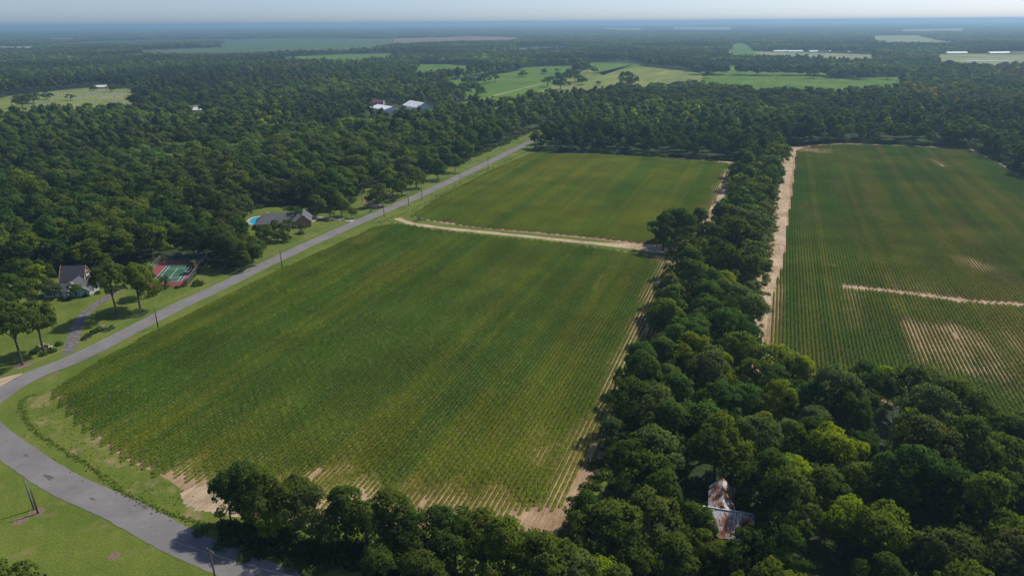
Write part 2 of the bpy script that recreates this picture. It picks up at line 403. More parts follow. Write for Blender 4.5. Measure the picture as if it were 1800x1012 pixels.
FAR = [crown(300 + i, 520, 1.0, nlobe=9)[0] for i in range(5)] + [crown(320 + i, 520, 0.95, rad=4.6, hgt=15.5, base=1.5, nlobe=9, peak=0.4)[0] for i in range(3)]
print('proto quads', [len(a.polygons) for a, b in NEAR], [len(a.polygons) for a, b in MID], [len(a.polygons) for a in FAR])
def grove(seed, span=64.0, n_=46):
    r = np.random.default_rng(seed); P = []; Q = []
    for i in range(n_):
        c = np.array([r.uniform(-span / 2, span / 2), r.uniform(-span / 2, span / 2), 0]); rr = r.uniform(4, 7); hh = r.uniform(8, 14)
        d = sph(r, 26, -0.2); P.append(c + d * np.array([rr, rr, hh * 0.45]) + np.array([0, 0, hh * 0.55])); Q.append(d)
    return leaf_mesh('grove', np.concatenate(P), np.concatenate(Q), 2.4, 'leaf', 0.7, 0.8, seed)
GROVE = [grove(400 + i) for i in range(4)]
g_far = proto_coll('far_tree_shape', FAR); g_grove = proto_coll('grove_shape', GROVE)
g_mid = proto_coll('mid_tree_shape', [c for c, t in MID + TALL])
# ================================================================== SETTING
# terrain: one sheet whose grid lines widen towards the horizon
gl = [0, 30, 60, 100, 150, 220, 320, 450, 650, 1000, 1600, 2600, 4500, 8000, 15000, 30000, 62000]
gx = [-v for v in gl[:0:-1]] + gl
gy = [-400, -200, -100, -50] + gl
V = [(x, y, 0) for y in gy for x in gx]; nx = len(gx)
me = mesh('terrain', V, [(j * nx + i, j * nx + i + 1, (j + 1) * nx + i + 1, (j + 1) * nx + i) for j in range(len(gy) - 1) for i in range(nx - 1)])
tag(link('terrain', me, 'ground'), 'dark green undergrowth and rough ground reaching to the horizon', kind='structure')

EDGE_L = [(-700, 640), (-300, 560), (-60, 500), (60, 490), (85, 483), (150, 480), (205, 478), (245, 466), (262, 460), (300, 455), (345, 452), (375, 462), (400, 467), (425, 462), (428, 440), (420, 415), (426, 392), (438, 368), (500, 362), (560, 362), (600, 366), (622, 345), (640, 331), (690, 328), (780, 296), (850, 268), (930, 233), (990, 212)]
O1 = EDGE_L + [(992, 226), (945, 258), (932, 266), (1050, 268), (1180, 276), (1304, 284), (1302, 310), (1280, 362), (1254, 420), (1226, 465), (1200, 500), (1162, 580), (1126, 665), (1083, 765), (1037, 870), (1000, 960), (945, 1120), (900, 1500), (-800, 1500)]
O2 = [(1370, 257), (1480, 251), (1600, 255), (1713, 262), (1765, 286), (1812, 314), (2000, 420), (2300, 620), (2300, 960), (1800, 800), (1700, 770), (1560, 712), (1500, 690), (1420, 665), (1322, 650), (1312, 565), (1334, 500), (1346, 440), (1354, 390), (1360, 330)]
O1w, O2w = GP(O1), GP(O2)
# grass: yards, verges and field margins
sheet('lawn', GP(EDGE_L[2:] + [(1000, 216), (950, 262), (720, 392), (1290, 292), (1290, 330), (1200, 520), (1010, 990), (900, 1300), (-500, 1400), (-400, 700)]), 'lawn', 0.004, 'mown green grass of the yards and road verges')
road_px = [(1005, 214), (975, 228), (940, 246), (900, 265), (848, 291), (780, 324), (713, 355), (647, 383), (580, 412.5), (491, 453.5), (389, 503), (316, 537), (253, 569), (190, 602), (126, 633), (63, 657), (8, 688), (-38, 728), (-8, 768), (104, 845), (209, 893), (313, 949), (430, 999), (520, 1032), (640, 1075), (800, 1140)]
road_w = spline(GP(road_px), 8)
ribbon('road', resample(road_w, 1.6), 7.0, 'asphalt', 0.06, 'worn grey two-lane asphalt road curving around the big field', jag=0.25)
sideroad = spline(GP([(40, 662), (0, 672), (-60, 690), (-200, 730)]), 6)
ribbon('side_road', resample(sideroad, 2), 6.0, 'sand', 0.05, 'pale sandy side road joining the bend', jag=0.7)
# dark tar repairs on the road
for u, v, a in ((139, 795, 1.3), (85, 838, 1.9), (163, 877, 0.9), (46, 800, 1.2), (200, 590, 1.0), (437, 477, 0.9), (452, 470, 0.7), (580, 412, 1.6), (612, 399, 0.9), (468, 464, 1.2), (270, 560, 0.8), (428, 485, 0.8)):
    x, y = G(u, v); i_ = min(range(len(road_w)), key=lambda q: math.dist(road_w[q], (x, y))); t = Vector(road_w[min(i_ + 1, len(road_w) - 1)]) - Vector(road_w[i_ - 1]); an = math.atan2(t.y, t.x)
    pts = []
    for q in range(11):
        f = 2 * math.pi * q / 11; e = rnd.uniform(0.55, 1.2); lx, ly = a * 1.5 * e * math.cos(f) * .75, a * 0.33 * e * math.sin(f)
        pts.append((x + lx * math.cos(an) - ly * math.sin(an), y + lx * math.sin(an) + ly * math.cos(an)))
    sheet('tar_patch', pts, 'patch', 0.064, 'dark tar repair patch on the worn road')
# driveways
ribbon('driveway', resample(spline(GP([(118, 622), (127, 600), (137, 572), (150, 550), (172, 533), (197, 517), (215, 508)]), 6), 1.2), 3.6, 'drive', 0.03, 'dark curving driveway of the grey house', jag=0.5)
ribbon('driveway', resample(spline(GP([(632, 390), (600, 386), (565, 383), (535, 380)]), 6), 1.5), 3.4, 'concrete', 0.03, 'pale concrete driveway of the brick house', jag=0.2)
ribbon('garden_path', resample(spline(GP([(560, 384), (543, 392), (520, 402)]), 6), 1.2), 1.4, 'concrete', 0.034, 'pale path across the lawn of the brick house', jag=0.1)
# soil of the three fields, tracks
NF = [(84, 692), (180, 634), (280, 580), (400, 519), (500, 472), (600, 427), (655, 402), (700, 395), (760, 405), (850, 415), (1000, 430), (1110, 443), (1195, 456), (1205, 475), (1180, 530), (1140, 620), (1092, 735), (1040, 850), (990, 965), (920, 958), (820, 935), (700, 925), (560, 915), (420, 908), (340, 888), (310, 868), (275, 838), (215, 808), (140, 752)]
MF = [(722, 380), (785, 339), (853, 304), (935, 270), (1050, 271), (1180, 279), (1300, 286), (1296, 300), (1270, 350), (1245, 400), (1215, 440), (1130, 432), (1050, 421), (950, 411), (850, 402), (770, 391)]
RF = [(1386, 262), (1420, 256), (1480, 252), (1600, 256), (1710, 263), (1762, 287), (1805, 314), (1990, 425), (2280, 625), (2280, 940), (1800, 795), (1700, 765), (1560, 708), (1500, 686), (1420, 660), (1350, 640), (1340, 560), (1352, 500), (1366, 450), (1372, 400), (1380, 330)]
sheet('field_soil', GP(NF), 'soil', 0.012, 'sandy soil of the big field inside the road bend')
sheet('field_soil', GP(MF), 'soil', 0.012, 'sandy soil of the field beyond the dirt track')
sheet('field_soil', GP(RF), 'soil', 0.012, 'sandy soil of the field beyond the tree belt')
tr_px = [(698, 384), (725, 393), (790, 402), (850, 408), (950, 418), (1050, 428), (1115, 433), (1150, 437), (1210, 450)]
tw = [4, 4, 3.6, 3.6, 3.6, 4, 8, 12, 7]
tp = spline(GP(tr_px), 8); ww = list(np.interp(np.linspace(0, 8, len(tp)), range(9), tw))
ribbon('dirt_track', tp, ww, 'sand', 0.03, 'pale sandy farm track between the two fields on the road side', jag=0.9)
t2 = spline(GP([(1330, 655), (1338, 560), (1345, 505), (1358, 470), (1367, 420), (1373, 350), (1382, 285), (1390, 264), (1420, 256), (1480, 252)]), 8)
w2 = list(np.interp(np.linspace(0, 9, len(t2)), range(10), [3, 4, 7, 8, 7, 8, 9, 9, 4, 3]))
ribbon('dirt_track', t2, w2, 'sand', 0.03, 'sandy track along the far side of the tree belt', jag=1.2)
t3 = spline(GP([(1490, 504), (1560, 511), (1640, 521), (1700, 529), (1800, 536), (1900, 545)]), 8)
ribbon('dirt_track', t3, list(np.interp(np.linspace(0, 5, len(t3)), range(6), [1.2, 2.6, 3.2, 3.6, 2.8, 2.5])), 'sand', 0.03, 'faint sandy track cutting across the crop beyond the tree belt', jag=1.0)
ribbon('dirt_track', spline(GP([(1250, 372), (1268, 345), (1288, 305), (1297, 289), (1240, 281), (1150, 276)]), 8), 3.0, 'sand', 0.031, 'sandy headland round the corner of the field beyond the track', jag=1.0)
# weedy strip between ditch and crop on the bend
sheet('weedy_margin', spline(GP([(48, 702), (84, 686), (150, 748), (220, 806), (285, 836), (325, 866), (345, 890), (420, 908), (400, 925), (330, 912), (250, 880), (170, 835), (95, 775), (55, 735)]), 4, True), 'weeds', 0.016, 'dry weedy strip between the ditch and the crop')
cor = spline(GP([(322, 862), (360, 852), (400, 850), (470, 885), (430, 904), (390, 903), (350, 895), (325, 884)]), 7, True)
cor = [(x + rnd.uniform(-.7, .7), y + rnd.uniform(-.7, .7)) for x, y in cor]
sheet('field_soil', cor, 'sand', 0.02, 'bare ploughed sand at the corner of the big field')
# bare patches of earth in the lawns
for u, v, r, nm in ((36, 915, 1.5, 'stump'), (65, 899, 1.7, 'poles'), (201, 976, 1.2, 'x'), (356, 484, 1.2, 'x'), (363, 493, 0.8, 'x'), (205, 557, 1.6, 'x'), (642, 355, 3.5, 'x'), (40, 641, 2.4, 'x'), (660, 363, 5, 'x'), (100, 655, 0.9, 'x'), (511, 457, 0.8, 'x'), (715, 361, 1.4, 'x')):
    x, y = G(u, v); sheet('bare_patch', [(x + r * rnd.uniform(.75, 1.2) * math.cos(q * .52), y + r * rnd.uniform(.75, 1.2) * math.sin(q * .52)) for q in range(12)], 'mulch', 0.018, 'bare earth patch in the mown grass')

# ---- far clearings: (far edge, near edge as seen over the tree tops, material, label)
FAR_FIELDS = [
 ([(782, 143), (840, 136), (900, 127), (922, 119), (980, 116), (1030, 116), (1005, 133)], [(813, 160), (853, 171), (930, 151)], 'ff_green', 'bright green field left of the far farm track'),
 ([(1030, 116), (1032, 110), (1120, 112), (1130, 117)], [(1060, 119), (1035, 118)], 'ff_green', 'green field edge beside the far woods'),
 ([(1010, 134), (1035, 119), (1130, 117), (1190, 123), (1235, 129)], [(857, 172), (930, 160), (1017, 158), (1093, 147), (1235, 138)], 'ff_yellow', 'yellow-green pasture right of the far farm track'),
 ([(735, 113), (800, 114), (860, 117)], [(728, 130), (780, 125), (860, 119)], 'ff_green', 'green field wedge behind the far tree line'),
 ([(905, 85), (1000, 82)], [(905, 90), (1000, 87)], 'ff_green', 'small green clearing in the far woods'),
 ([(250, 89), (380, 84), (384, 73), (483, 69), (600, 70), (690, 68)], [(250, 97), (400, 95), (483, 93), (560, 91), (660, 86), (692, 79)], 'ff_dull', 'wide dull green field far behind the woods'),
 ([(692, 68), (780, 66), (830, 64), (917, 66)], [(692, 75), (760, 73), (830, 73), (917, 70)], 'ff_brown', 'brown ploughed field far behind the woods'),
 ([(-60, 82), (65, 82)], [(-60, 87), (65, 87)], 'ff_pale', 'pale field in the far woods by the cemetery side'),
 ([(75, 68), (140, 67)], [(75, 70), (140, 69)], 'ff_pale', 'thin pale clearing in the distant woods'),
 ([(1225, 139), (1323, 137), (1400, 136), (1493, 139), (1585, 134)], [(1225, 141), (1350, 156), (1453, 154), (1585, 147)], 'ff_green', 'bright green field beyond the woods of the tree belt'),
 ([(1235, 114), (1367, 118), (1460, 121)], [(1235, 118), (1367, 122), (1460, 125)], 'ff_green', 'narrow green field strip before the far scrub'),
 ([(1278, 90), (1400, 92), (1535, 96)], [(1278, 94), (1400, 96), (1535, 99)], 'ff_pale', 'pale grass strip with long white sheds'),
 ([(1285, 76), (1310, 75)], [(1285, 87), (1335, 87)], 'ff_green', 'small green clearing above the shed strip'),
 ([(1645, 96), (1720, 95), (1900, 93)], [(1650, 101), (1720, 106), (1900, 106)], 'ff_pale', 'pale pasture with a bright pond'),
 ([(1525, 64), (1610, 62)], [(1540, 72), (1730, 75)], 'ff_pale', 'distant pale field on the far right woods'),
 ([(1180, 48), (1290, 48)], [(1180, 51), (1290, 52)], 'ff_pale', 'thin pale field just under the horizon'),
 ([(1060, 50), (1130, 50)], [(1060, 52), (1130, 52)], 'ff_pale', 'thin pale clearing under the horizon'),
 ([(1580, 52), (1700, 50)], [(1580, 54), (1700, 53)], 'ff_pale', 'hazy pale clearing under the horizon'),
 ([(-30, 180), (27, 167), (70, 163), (160, 154), (245, 157)], [(-30, 188), (33, 184), (45, 192), (133, 187), (236, 176)], 'ff_yellow', 'cemetery grass among the woods'),
 ([(498, 101), (560, 98), (600, 96), (690, 94)], [(498, 106), (600, 108), (690, 102)], 'ff_green', 'green strip with a pale lane before the wide dull field'),
 ([(325, 187), (365, 183)], [(330, 200), (358, 199)], 'lawn', 'small green yard among the woods'),
]
CLEAR = []
for fe, ne, mt, lb in FAR_FIELDS:
    P = GP(fe) + GP(occl(ne, 1.24 if ne[0][0] > 1100 and ne[0][1] < 130 else (1.17 if ne[0][1] > 110 else 1.1)))[::-1]
    d_ = max(math.hypot(*p) for p in P)
    CLEAR.append(P); sheet('grass_clearing' if mt in ('ff_yellow', 'lawn') else 'far_field', P, mt, 0.05 + d_ * 3e-5, lb)
ft = GP([(845, 176), (880, 166), (930, 153), (1007, 133)])
ribbon('far_farm_track', spline(ft, 6), 7, 'ff_pale', 0.2, 'pale farm track crossing the far green fields')
x, y = G(1735, 107); sheet('pond', [(x + 70 * math.cos(q * .45) * rnd.uniform(.8, 1.1), y + 18 * math.sin(q * .45)) for q in range(14)], 'pond', 0.2, 'bright pond in the far pasture')

# ================================================================== WOODS
BARN = G(1277, 944); BARNS = [G(668, 194), G(736, 193), G(663, 184), G(812, 178), G(702, 197), G(690, 186)]
SMALL = [(350, 196), (302, 200), (86, 207), (42, 210), (4, 213), (178, 155), (268, 187), (905, 262)]
VIEW = [(653, 176, 705, 193.5, 194), (708, 174, 765, 191, 193), (652, 174, 676, 184, 184), (800, 166, 824, 177, 178), (340, 184, 360, 197, 197), (294, 190, 312, 199, 200), (77, 196, 96, 206, 207), (34, 199, 52, 209, 210), (0, 202, 12, 212, 213), (168, 148, 190, 156, 156), (262, 180, 275, 186, 187), (1335, 500, 1352, 562, 560)]   # sight lines kept open before the buildings
def wooded(x, y):
    ok = ~inpoly(x, y, O1w) & ~inpoly(x, y, O2w)
    for P in CLEAR: ok &= ~inpoly(x, y, P)
    ok &= np.hypot(x - BARN[0], y - BARN[1]) > 6.5
    for b_ in BARNS: ok &= np.hypot(x - b_[0], y - b_[1]) > 24
    h_ = 14.0; tu, tv, tc_ = proj(x, y, h_)
    for a0, b0, a1, b1, vb in VIEW: ok &= ~((tu > a0) & (tu < a1) & (tv > b0) & (tv < b1) & (proj(x, y)[1] > vb - 2) & (x * 0 + proj(x, y)[1] < vb + 60))
    for u, v in SMALL: q = G(u, v); ok &= np.hypot(x - q[0], y - q[1]) > 13
    ok &= dline(x, y, road_w) > 8
    ok &= dline(x, y, GP([(640, 197), (700, 200), (745, 200)])) > 14
    return ok
def grid(y0, y1, s, jit=0.42):
    xs = np.arange(-0.86 * y1 - 60, 0.86 * y1 + 60, s); ys = np.arange(y0, y1, s)
    X, Y = np.meshgrid(xs, ys); X = X.ravel() + (rng.random(X.size) - .5) * 2 * jit * s; Y = Y.ravel() + (rng.random(Y.size) - .5) * 2 * jit * s
    u, v, c = proj(X, Y); ok = (u > -260) & (u < 2060) & (c > 1)
    X, Y = X[ok], Y[ok]; ok = wooded(X, Y); return X[ok], Y[ok]
PAL = np.array([(0.064, 0.108, 0.032), (0.09, 0.122, 0.036), (0.098, 0.128, 0.06), (0.115, 0.155, 0.033), (0.185, 0.235, 0.022), (0.058, 0.102, 0.036)])
PAL = PAL * np.array([1.12, 1.13, 0.72])
PNAME = ['dark green', 'olive green', 'grey-green', 'mid green', 'bright yellow-green', 'deep blue-green']
def pick_colour(x, y):
    n1 = vnoise(x, y, 70, 3); n2 = rng.random(len(x)); n3 = vnoise(x, y, 300, 8)
    u_, v_, _ = proj(x, y); n2 = np.where((u_ < 330) & (v_ > 350) & (v_ < 480) & (n2 > 0.4), np.maximum(n2, 0.85) + 0.08 * (n1 > .4), n2)
    i = np.select([n2 > 0.955, n2 + 0.5 * n1 > 1.12, n2 > 0.62, n2 + 0.6 * n3 < 0.55, n2 > 0.38], [4, 3, 1, 5, 2], 0)
    return i
def tints(i, n3):
    t = PAL[i] * rng.uniform(0.8, 1.22, (len(i), 1)); t[:, 0] *= rng.uniform(0.86, 1.06, len(i)); return t
# nearest woods: separate trees
X, Y = grid(62, 620, 9.2)
U, Vv, D = proj(X, Y); S = rng.uniform(0.62, 1.22, len(X)) * (0.82 + 0.36 * vnoise(X, Y, 40, 5))
ci = pick_colour(X, Y); TN = tints(ci, None) * (0.72 + 0.6 * vnoise(X, Y, 60, 33))[:, None]; S = np.where(ci == 4, np.minimum(S, 0.9) * 0.9, S)
U2, V2, _ = proj(X, Y, 13.0 * S)
inframe = (V2 < 1050) & (U > -60) & (U < 1860)
# rank by how large each shows; trees at the front of their wood before those hidden behind others
score = np.where(inframe, S / D, 0)
# no crown stands between the barn and the open side it shows
blk = np.zeros(len(X), bool)
for zf in (0.35, 0.6, 0.8, 1.0):
    pu, pv_, pc = proj(X, Y, 13.2 * S * zf); mg = 5.0 * FPX / pc * (1.0 if zf < 0.9 else 0.4)
    blk |= (pu > 1243 - mg) & (pu < 1322 + mg) & (pv_ > 862 - mg * .5) & (pv_ < 922 + mg * .6) & (Y < BARN[1] + 3)
score[blk] = 0
order = np.argsort(-score); ind = order[:225]
rest = np.setdiff1d(np.arange(len(X)), ind); rest = rest[~blk[rest]]
rest = rest[(V2[rest] < 1300)]
def tree(x, y, h, r, kind, tint, label, group, seedi, hs=14.0, rs=6.0, name='broadleaf_tree', lean=0.0, cat='tree'):
    o = thing(name, label, cat, (x, y, 0), (seedi * 2.399) % 6.283, group)
    cm, tm = kind
    c = link('crown', cm, None, o); t = link('trunk', tm, None, o)
    for q in (c, t): q.scale = (r / rs, r / rs, h / hs)
    c['tint'] = [float(v) for v in tint]
    return o
def stand(u, v):
    if v > 560 and u > 930: return 'in the wood around the rusty-roofed barn', 'trees of the wood around the barn'
    if u > 1100 and v > 290: return 'in the tree belt between the fields', 'trees of the belt between the fields'
    if u > 900: return 'in the wood behind the fields', 'trees behind the fields'
    if v > 400: return 'in the wood behind the yards', 'trees behind the grey house'
    return 'in the dense wood across the road', 'trees of the wood across the road'
u_left = lambda u: u < 900
PLAN = []
NFE = GP([(1195, 465), (1172, 530), (1132, 620), (1086, 735), (1030, 850), (980, 955)]); RFE = GP(RF[9:] + RF[:3])
for j in ind:
    st_, gr_ = stand(U[j], Vv[j]); hh = 13.2 * S[j]; rr = 6.1 * S[j] ** 0.8 * rnd.uniform(0.9, 1.12)
    size = 'tall' if S[j] > 1.12 else ('small' if S[j] < 0.75 else 'round')
    kd = (NEAR[j % 7] if D[j] < 260 else MID[j % 6])
    dn = dline(X[j:j+1], Y[j:j+1], NFE)[0]; drf = dline(X[j:j+1], Y[j:j+1], RFE)[0]; db = math.dist((X[j], Y[j]), BARN); dr = dline(X[j:j+1], Y[j:j+1], road_w)[0]
    dc = math.dist((X[j], Y[j]), G(305, 470)); dh = math.dist((X[j], Y[j]), G(115, 480))
    if 'barn' in gr_ or 'belt' in gr_:
        where = 'close beside the rusty-roofed barn' if db < 19 else ('overhanging the sandy row ends' if dn < 11 and 'barn' in gr_ else ('beside the big field near the track' if dn < 11 else ('bordering the crop beyond the belt' if drf < 13 and 'barn' in gr_ else ('lining the sandy track beyond the belt' if drf < 13 else ('in the middle of the tree belt' if 'belt' in gr_ else ('in the wood between barn and far crop' if Y[j] > BARN[1] else 'on the road side of the barn'))))))
    elif u_left(U[j]): where = 'behind the tennis court' if dc < 45 else ('behind the grey house' if dh < 50 else ('lining the road' if dr < 30 else st_))
    else: where = st_
    lm = (BARN, 'the barn') if 'barn' in gr_ else ((G(1182, 437), 'the track end') if 'belt' in gr_ else ((G(305, 470), 'the court') if 'house' in gr_ else ((G(510, 400), 'the brick house') if U[j] < 900 else (G(975, 228), 'the road'))))
    PLAN.append((j, hh, rr, kd, '%s %s tree %s' % (PNAME[ci[j]], size, where), math.dist((X[j], Y[j]), lm[0]), lm[1]))
ORD = ['closest to', 'second from', 'third from', 'fourth from', 'fifth from', 'sixth from', 'seventh from']
for j, hh, rr, kd, lb, d_, lm in PLAN:
    same = sorted(q[5] for q in PLAN if q[4] == lb); k_ = same.index(d_)
    full = lb if len(same) == 1 else ('%s, %s %s' % (lb, ORD[k_], lm) if k_ < 7 else '%s, farther from %s' % (lb, lm))
    if len(full.split()) > 16: full = full.replace(' round tree', ' tree').replace('near the farm track', 'near the track')
    tree(X[j], Y[j], hh, rr, kd, TN[j], full, lb.replace(' tree ', ' trees '), int(j))
def mass(name, X, Y, S, tn, grp, npick, label, extra=1.0, split=0):
    n_ = len(X); pk = rng.integers(0, npick, n_)
    if split:      # stands of one habit: round broadleaf here, narrow pine-like there
        tall_ = vnoise(X, Y, 210, 41) + 0.25 * (rng.random(n_) - .5) > 0.52; pk = np.where(tall_, split + rng.integers(0, npick - split, n_), rng.integers(0, split, n_))
        S = S * np.where(tall_, 1.12, 1.0); tn = tn * np.where(tall_, .95, 1.05)[:, None]
    rot = np.zeros((n_, 3)); rot[:, 2] = rng.uniform(0, 6.28, n_)
    w_ = S * rng.uniform(0.88, 1.15, n_) * extra
    return scatter(name, grp, np.stack([X, Y, np.zeros(n_)], 1), rot, np.stack([w_, w_, S], 1), pk, tn, label)
mass('woodland', X[rest], Y[rest], S[rest] * 0.95, TN[rest], g_mid, len(MID + TALL), 'dense broadleaf woodland behind the front trees', 1.1, len(MID))
X, Y = grid(620, 3200, 10.5); n_ = len(X); print('mid trees', n_)
S = rng.uniform(0.6, 1.1, n_) * (0.72 + 0.5 * vnoise(X, Y, 120, 5)) * (1 + 0.3 * (rng.random(n_) > .93)); S = np.minimum(S, 1.15); ci = pick_colour(X, Y)
brown = vnoise(X, Y, 160, 12) > 0.83; TN = tints(ci, None); TN[brown] = TN[brown] * np.array([1.45, 1.05, 1.3])
TN *= (0.6 + 0.85 * vnoise(X, Y, 190, 33))[:, None]
gap = vnoise(X, Y, 55, 61) * 0.75 + vnoise(X, Y, 400, 62) * 0.4 < 0.93; X, Y, S, TN = X[gap], Y[gap], S[gap], TN[gap]; print('kept', len(X))
mass('far_woodland', X, Y, S, TN, g_far, len(FAR), 'wide belt of woods around the far fields', 1.18, 5)
X, Y = grid(3200, 15000, 68, 0.3); n_ = len(X); print('groves', n_)
thin = vnoise(X, Y * 0.5, 900, 21) < 0.86; X, Y = X[thin], Y[thin]; n_ = len(X)
TN = tints(pick_colour(X, Y), None) * (0.8 + 0.5 * vnoise(X, Y, 1200, 2))[:, None]
mass('distant_forest', X, Y, rng.uniform(0.75, 1.1, n_), TN, g_grove, len(GROVE), 'hazy forest stretching to the horizon', 1.1)
# ================================================================== CROPS
def row_piece(seed, n_=240, L=3.5, wd=0.52, ht=0.6, size=0.15):
    r = np.random.default_rng(seed)
    y = r.uniform(-L / 2, L / 2, n_); a = r.uniform(-0.15, math.pi + 0.15, n_); q = r.uniform(0.75, 1.1, n_) * (0.95 + 0.08 * np.sin(y * 2.1 + seed))
    P = np.stack([np.cos(a) * wd * q, y, 0.08 + np.clip(np.sin(a), 0, 1) * ht * q], 1); Nn = np.stack([np.cos(a), 0 * y, np.sin(a) + 0.35], 1)
    Nn /= np.linalg.norm(Nn, axis=1)[:, None]
    return leaf_mesh('crop_row', P, Nn, size, 'crop', 0.45, 0.75, seed)
ROWS = [row_piece(500 + i) for i in range(4)]; g_row = proto_coll('crop_row_shape', ROWS)
RA = R_(20.0); rd = np.array([math.sin(RA), math.cos(RA)]); cd_ = np.array([math.cos(RA), -math.sin(RA)])
def crop(name, poly_px, bare, label, pitch=1.2, wide=1.0, base=(0.09, 0.172, 0.02), yel=(0.215, 0.245, 0.024), ysh=0.0, clip_u=(-80, 1900)):
    P = np.array(GP(poly_px)); s = P @ rd; c = P @ cd_; L = 3.0
    C_, S_ = np.meshgrid(np.arange(c.min(), c.max(), pitch), np.arange(s.min(), s.max(), L)); C_, S_ = C_.ravel(), S_.ravel()
    S_ = S_ + ((C_ / pitch * 0.618) % 1.0) * L
    X = C_ * cd_[0] + S_ * rd[0]; Y = C_ * cd_[1] + S_ * rd[1]
    ok = inpoly(X, Y, GP(poly_px)); u, v, _ = proj(X, Y); ok &= (u > clip_u[0]) & (u < clip_u[1]) & (v < 1030)
    X, Y, C_, S_ = X[ok], Y[ok], C_[ok], S_[ok]; n_ = len(X)
    rowrand = vnoise(C_, 0 * C_, 1.2, 31)
    cov = 1.02 + 0.0 * X
    for pts, wdt, st in bare:
        d = dline(X, Y, GP(pts)); e = np.clip(1 - d / (wdt * (0.7 + 0.7 * vnoise(C_ * 3, S_, 14, 4))), 0, 1)
        cov -= st * np.sqrt(e) * (0.75 + 0.5 * rowrand)
    cov += (vnoise(X, Y, 6, 9) - 0.5) * 0.12 + (rng.random(n_) - .5) * 0.04
    cov -= 0.28 * np.clip(vnoise(C_, S_ * 0.12, 9, 14) - 0.68, 0, 1) * 3
    keep = cov > 0.12; X, Y, C_, S_, cov = X[keep], Y[keep], C_[keep], S_[keep], np.clip(cov[keep], 0, 1.05); n_ = len(X)
    yl = np.clip(0.6 * vnoise(C_ * 1.0, S_ * 0.04, 11, 5) + 0.75 * vnoise(C_, S_ * 0.012, 2.6, 6) + 0.6 * vnoise(X, Y, 45, 7) - 0.7 + ysh, 0, 1)
    yl = np.clip(yl + (1 - cov) * 0.5, 0, 1)
    tn = np.array(base) * (1 - yl[:, None]) + np.array(yel) * yl[:, None]
    tn = tn * (0.82 + 0.36 * vnoise(X, Y, 13, 11))[:, None] * rng.uniform(0.96, 1.04, (n_, 1))
    k_ = 0.38 + 0.62 * cov; rot = np.zeros((n_, 3)); rot[:, 2] = -RA + rng.choice([0, math.pi], n_)
    sc_ = np.stack([k_ * wide * rng.uniform(0.95, 1.06, n_), np.ones(n_), k_ * rng.uniform(0.93, 1.07, n_)], 1)
    print(name, n_)
    return scatter(name, g_row, np.stack([X, Y, np.full(n_, 0.01)], 1), rot, sc_, rng.integers(0, 4, n_), tn, label)
crop('crop_rows', [(92, 688), (180, 633), (280, 578), (400, 518), (500, 471), (600, 426), (655, 401), (700, 394), (760, 405), (850, 415), (1000, 430), (1110, 445), (1185, 462), (1190, 480), (1172, 530), (1132, 620), (1086, 735), (1030, 850), (980, 955), (920, 948), (820, 925), (700, 915), (560, 905), (420, 890), (330, 862), (280, 832), (215, 800), (140, 744)],
     [([(1195, 465), (1172, 530), (1132, 620), (1086, 735), (1030, 850), (980, 955)], 11, 0.98), ([(330, 868), (420, 893), (560, 905), (700, 912), (820, 925), (920, 948), (980, 955)], 14, 1.05),
      ([(630, 425), (650, 412)], 6, 0.75), ([(1045, 508), (1060, 482)], 1.2, 0.45), ([(1085, 470), (1100, 500)], 4, 0.3), ([(560, 830), (620, 815)], 3, 0.6), ([(90, 690), (140, 744), (215, 800), (280, 832), (330, 862)], 2.5, 0.5), ([(930, 800), (960, 760)], 4, .35)],
     'tall dense green crop in rows filling the field inside the road bend', wide=1.3)
crop('crop_rows', [(722, 380), (785, 339), (853, 304), (935, 270), (1050, 272), (1180, 280), (1290, 288), (1268, 330), (1245, 375), (1215, 420), (1180, 436), (1130, 428), (1050, 418), (950, 408), (850, 400), (770, 389)],
     [([(1290, 288), (1268, 330), (1245, 375)], 6, 0.8), ([(1180, 436), (1130, 430)], 5, 0.8)],
     'green crop in rows beyond the pale farm track', base=(0.104, 0.195, 0.022), ysh=0.16, wide=1.3)
crop('crop_rows', [(1400, 264), (1425, 258), (1480, 254), (1600, 258), (1705, 265), (1755, 289), (1800, 316), (1990, 430), (2280, 635), (2280, 930), (1800, 790), (1700, 760), (1560, 705), (1500, 682), (1420, 655), (1358, 640), (1352, 560), (1362, 505), (1378, 460), (1384, 400), (1394, 330)],
     [([(1490, 504), (1560, 511), (1640, 521), (1700, 529), (1800, 536), (1900, 545)], 3.0, 1.3), ([(1640, 575), (1662, 640)], 9, 0.5), ([(1600, 575), (1620, 610)], 6, 0.35), ([(1690, 585), (1725, 650)], 8, 0.4), ([(1600, 497), (1645, 513)], 13, 0.35),
      ([(1740, 468), (1800, 505)], 14, 0.42), ([(1700, 455), (1720, 470)], 6, 0.4), ([(1500, 512), (1512, 572)], 5, 0.3), ([(1635, 280), (1658, 292)], 8, 0.75), ([(1398, 262), (1440, 266)], 14, 0.8), ([(1465, 466)], 2, 1), ([(1484, 452)], 1.6, 1),
      ([(1745, 600), (1800, 680)], 12, 0.35), ([(1356, 640), (1350, 565), (1362, 505)], 4, 0.5), ([(1520, 340), (1535, 380)], 4, .3), ([(1700, 395), (1715, 430)], 5, .3)],
     'green crop in clear straight rows beyond the tree belt', wide=1.0, ysh=0.07, base=(0.094, 0.18, 0.024), yel=(0.22, 0.235, 0.038))
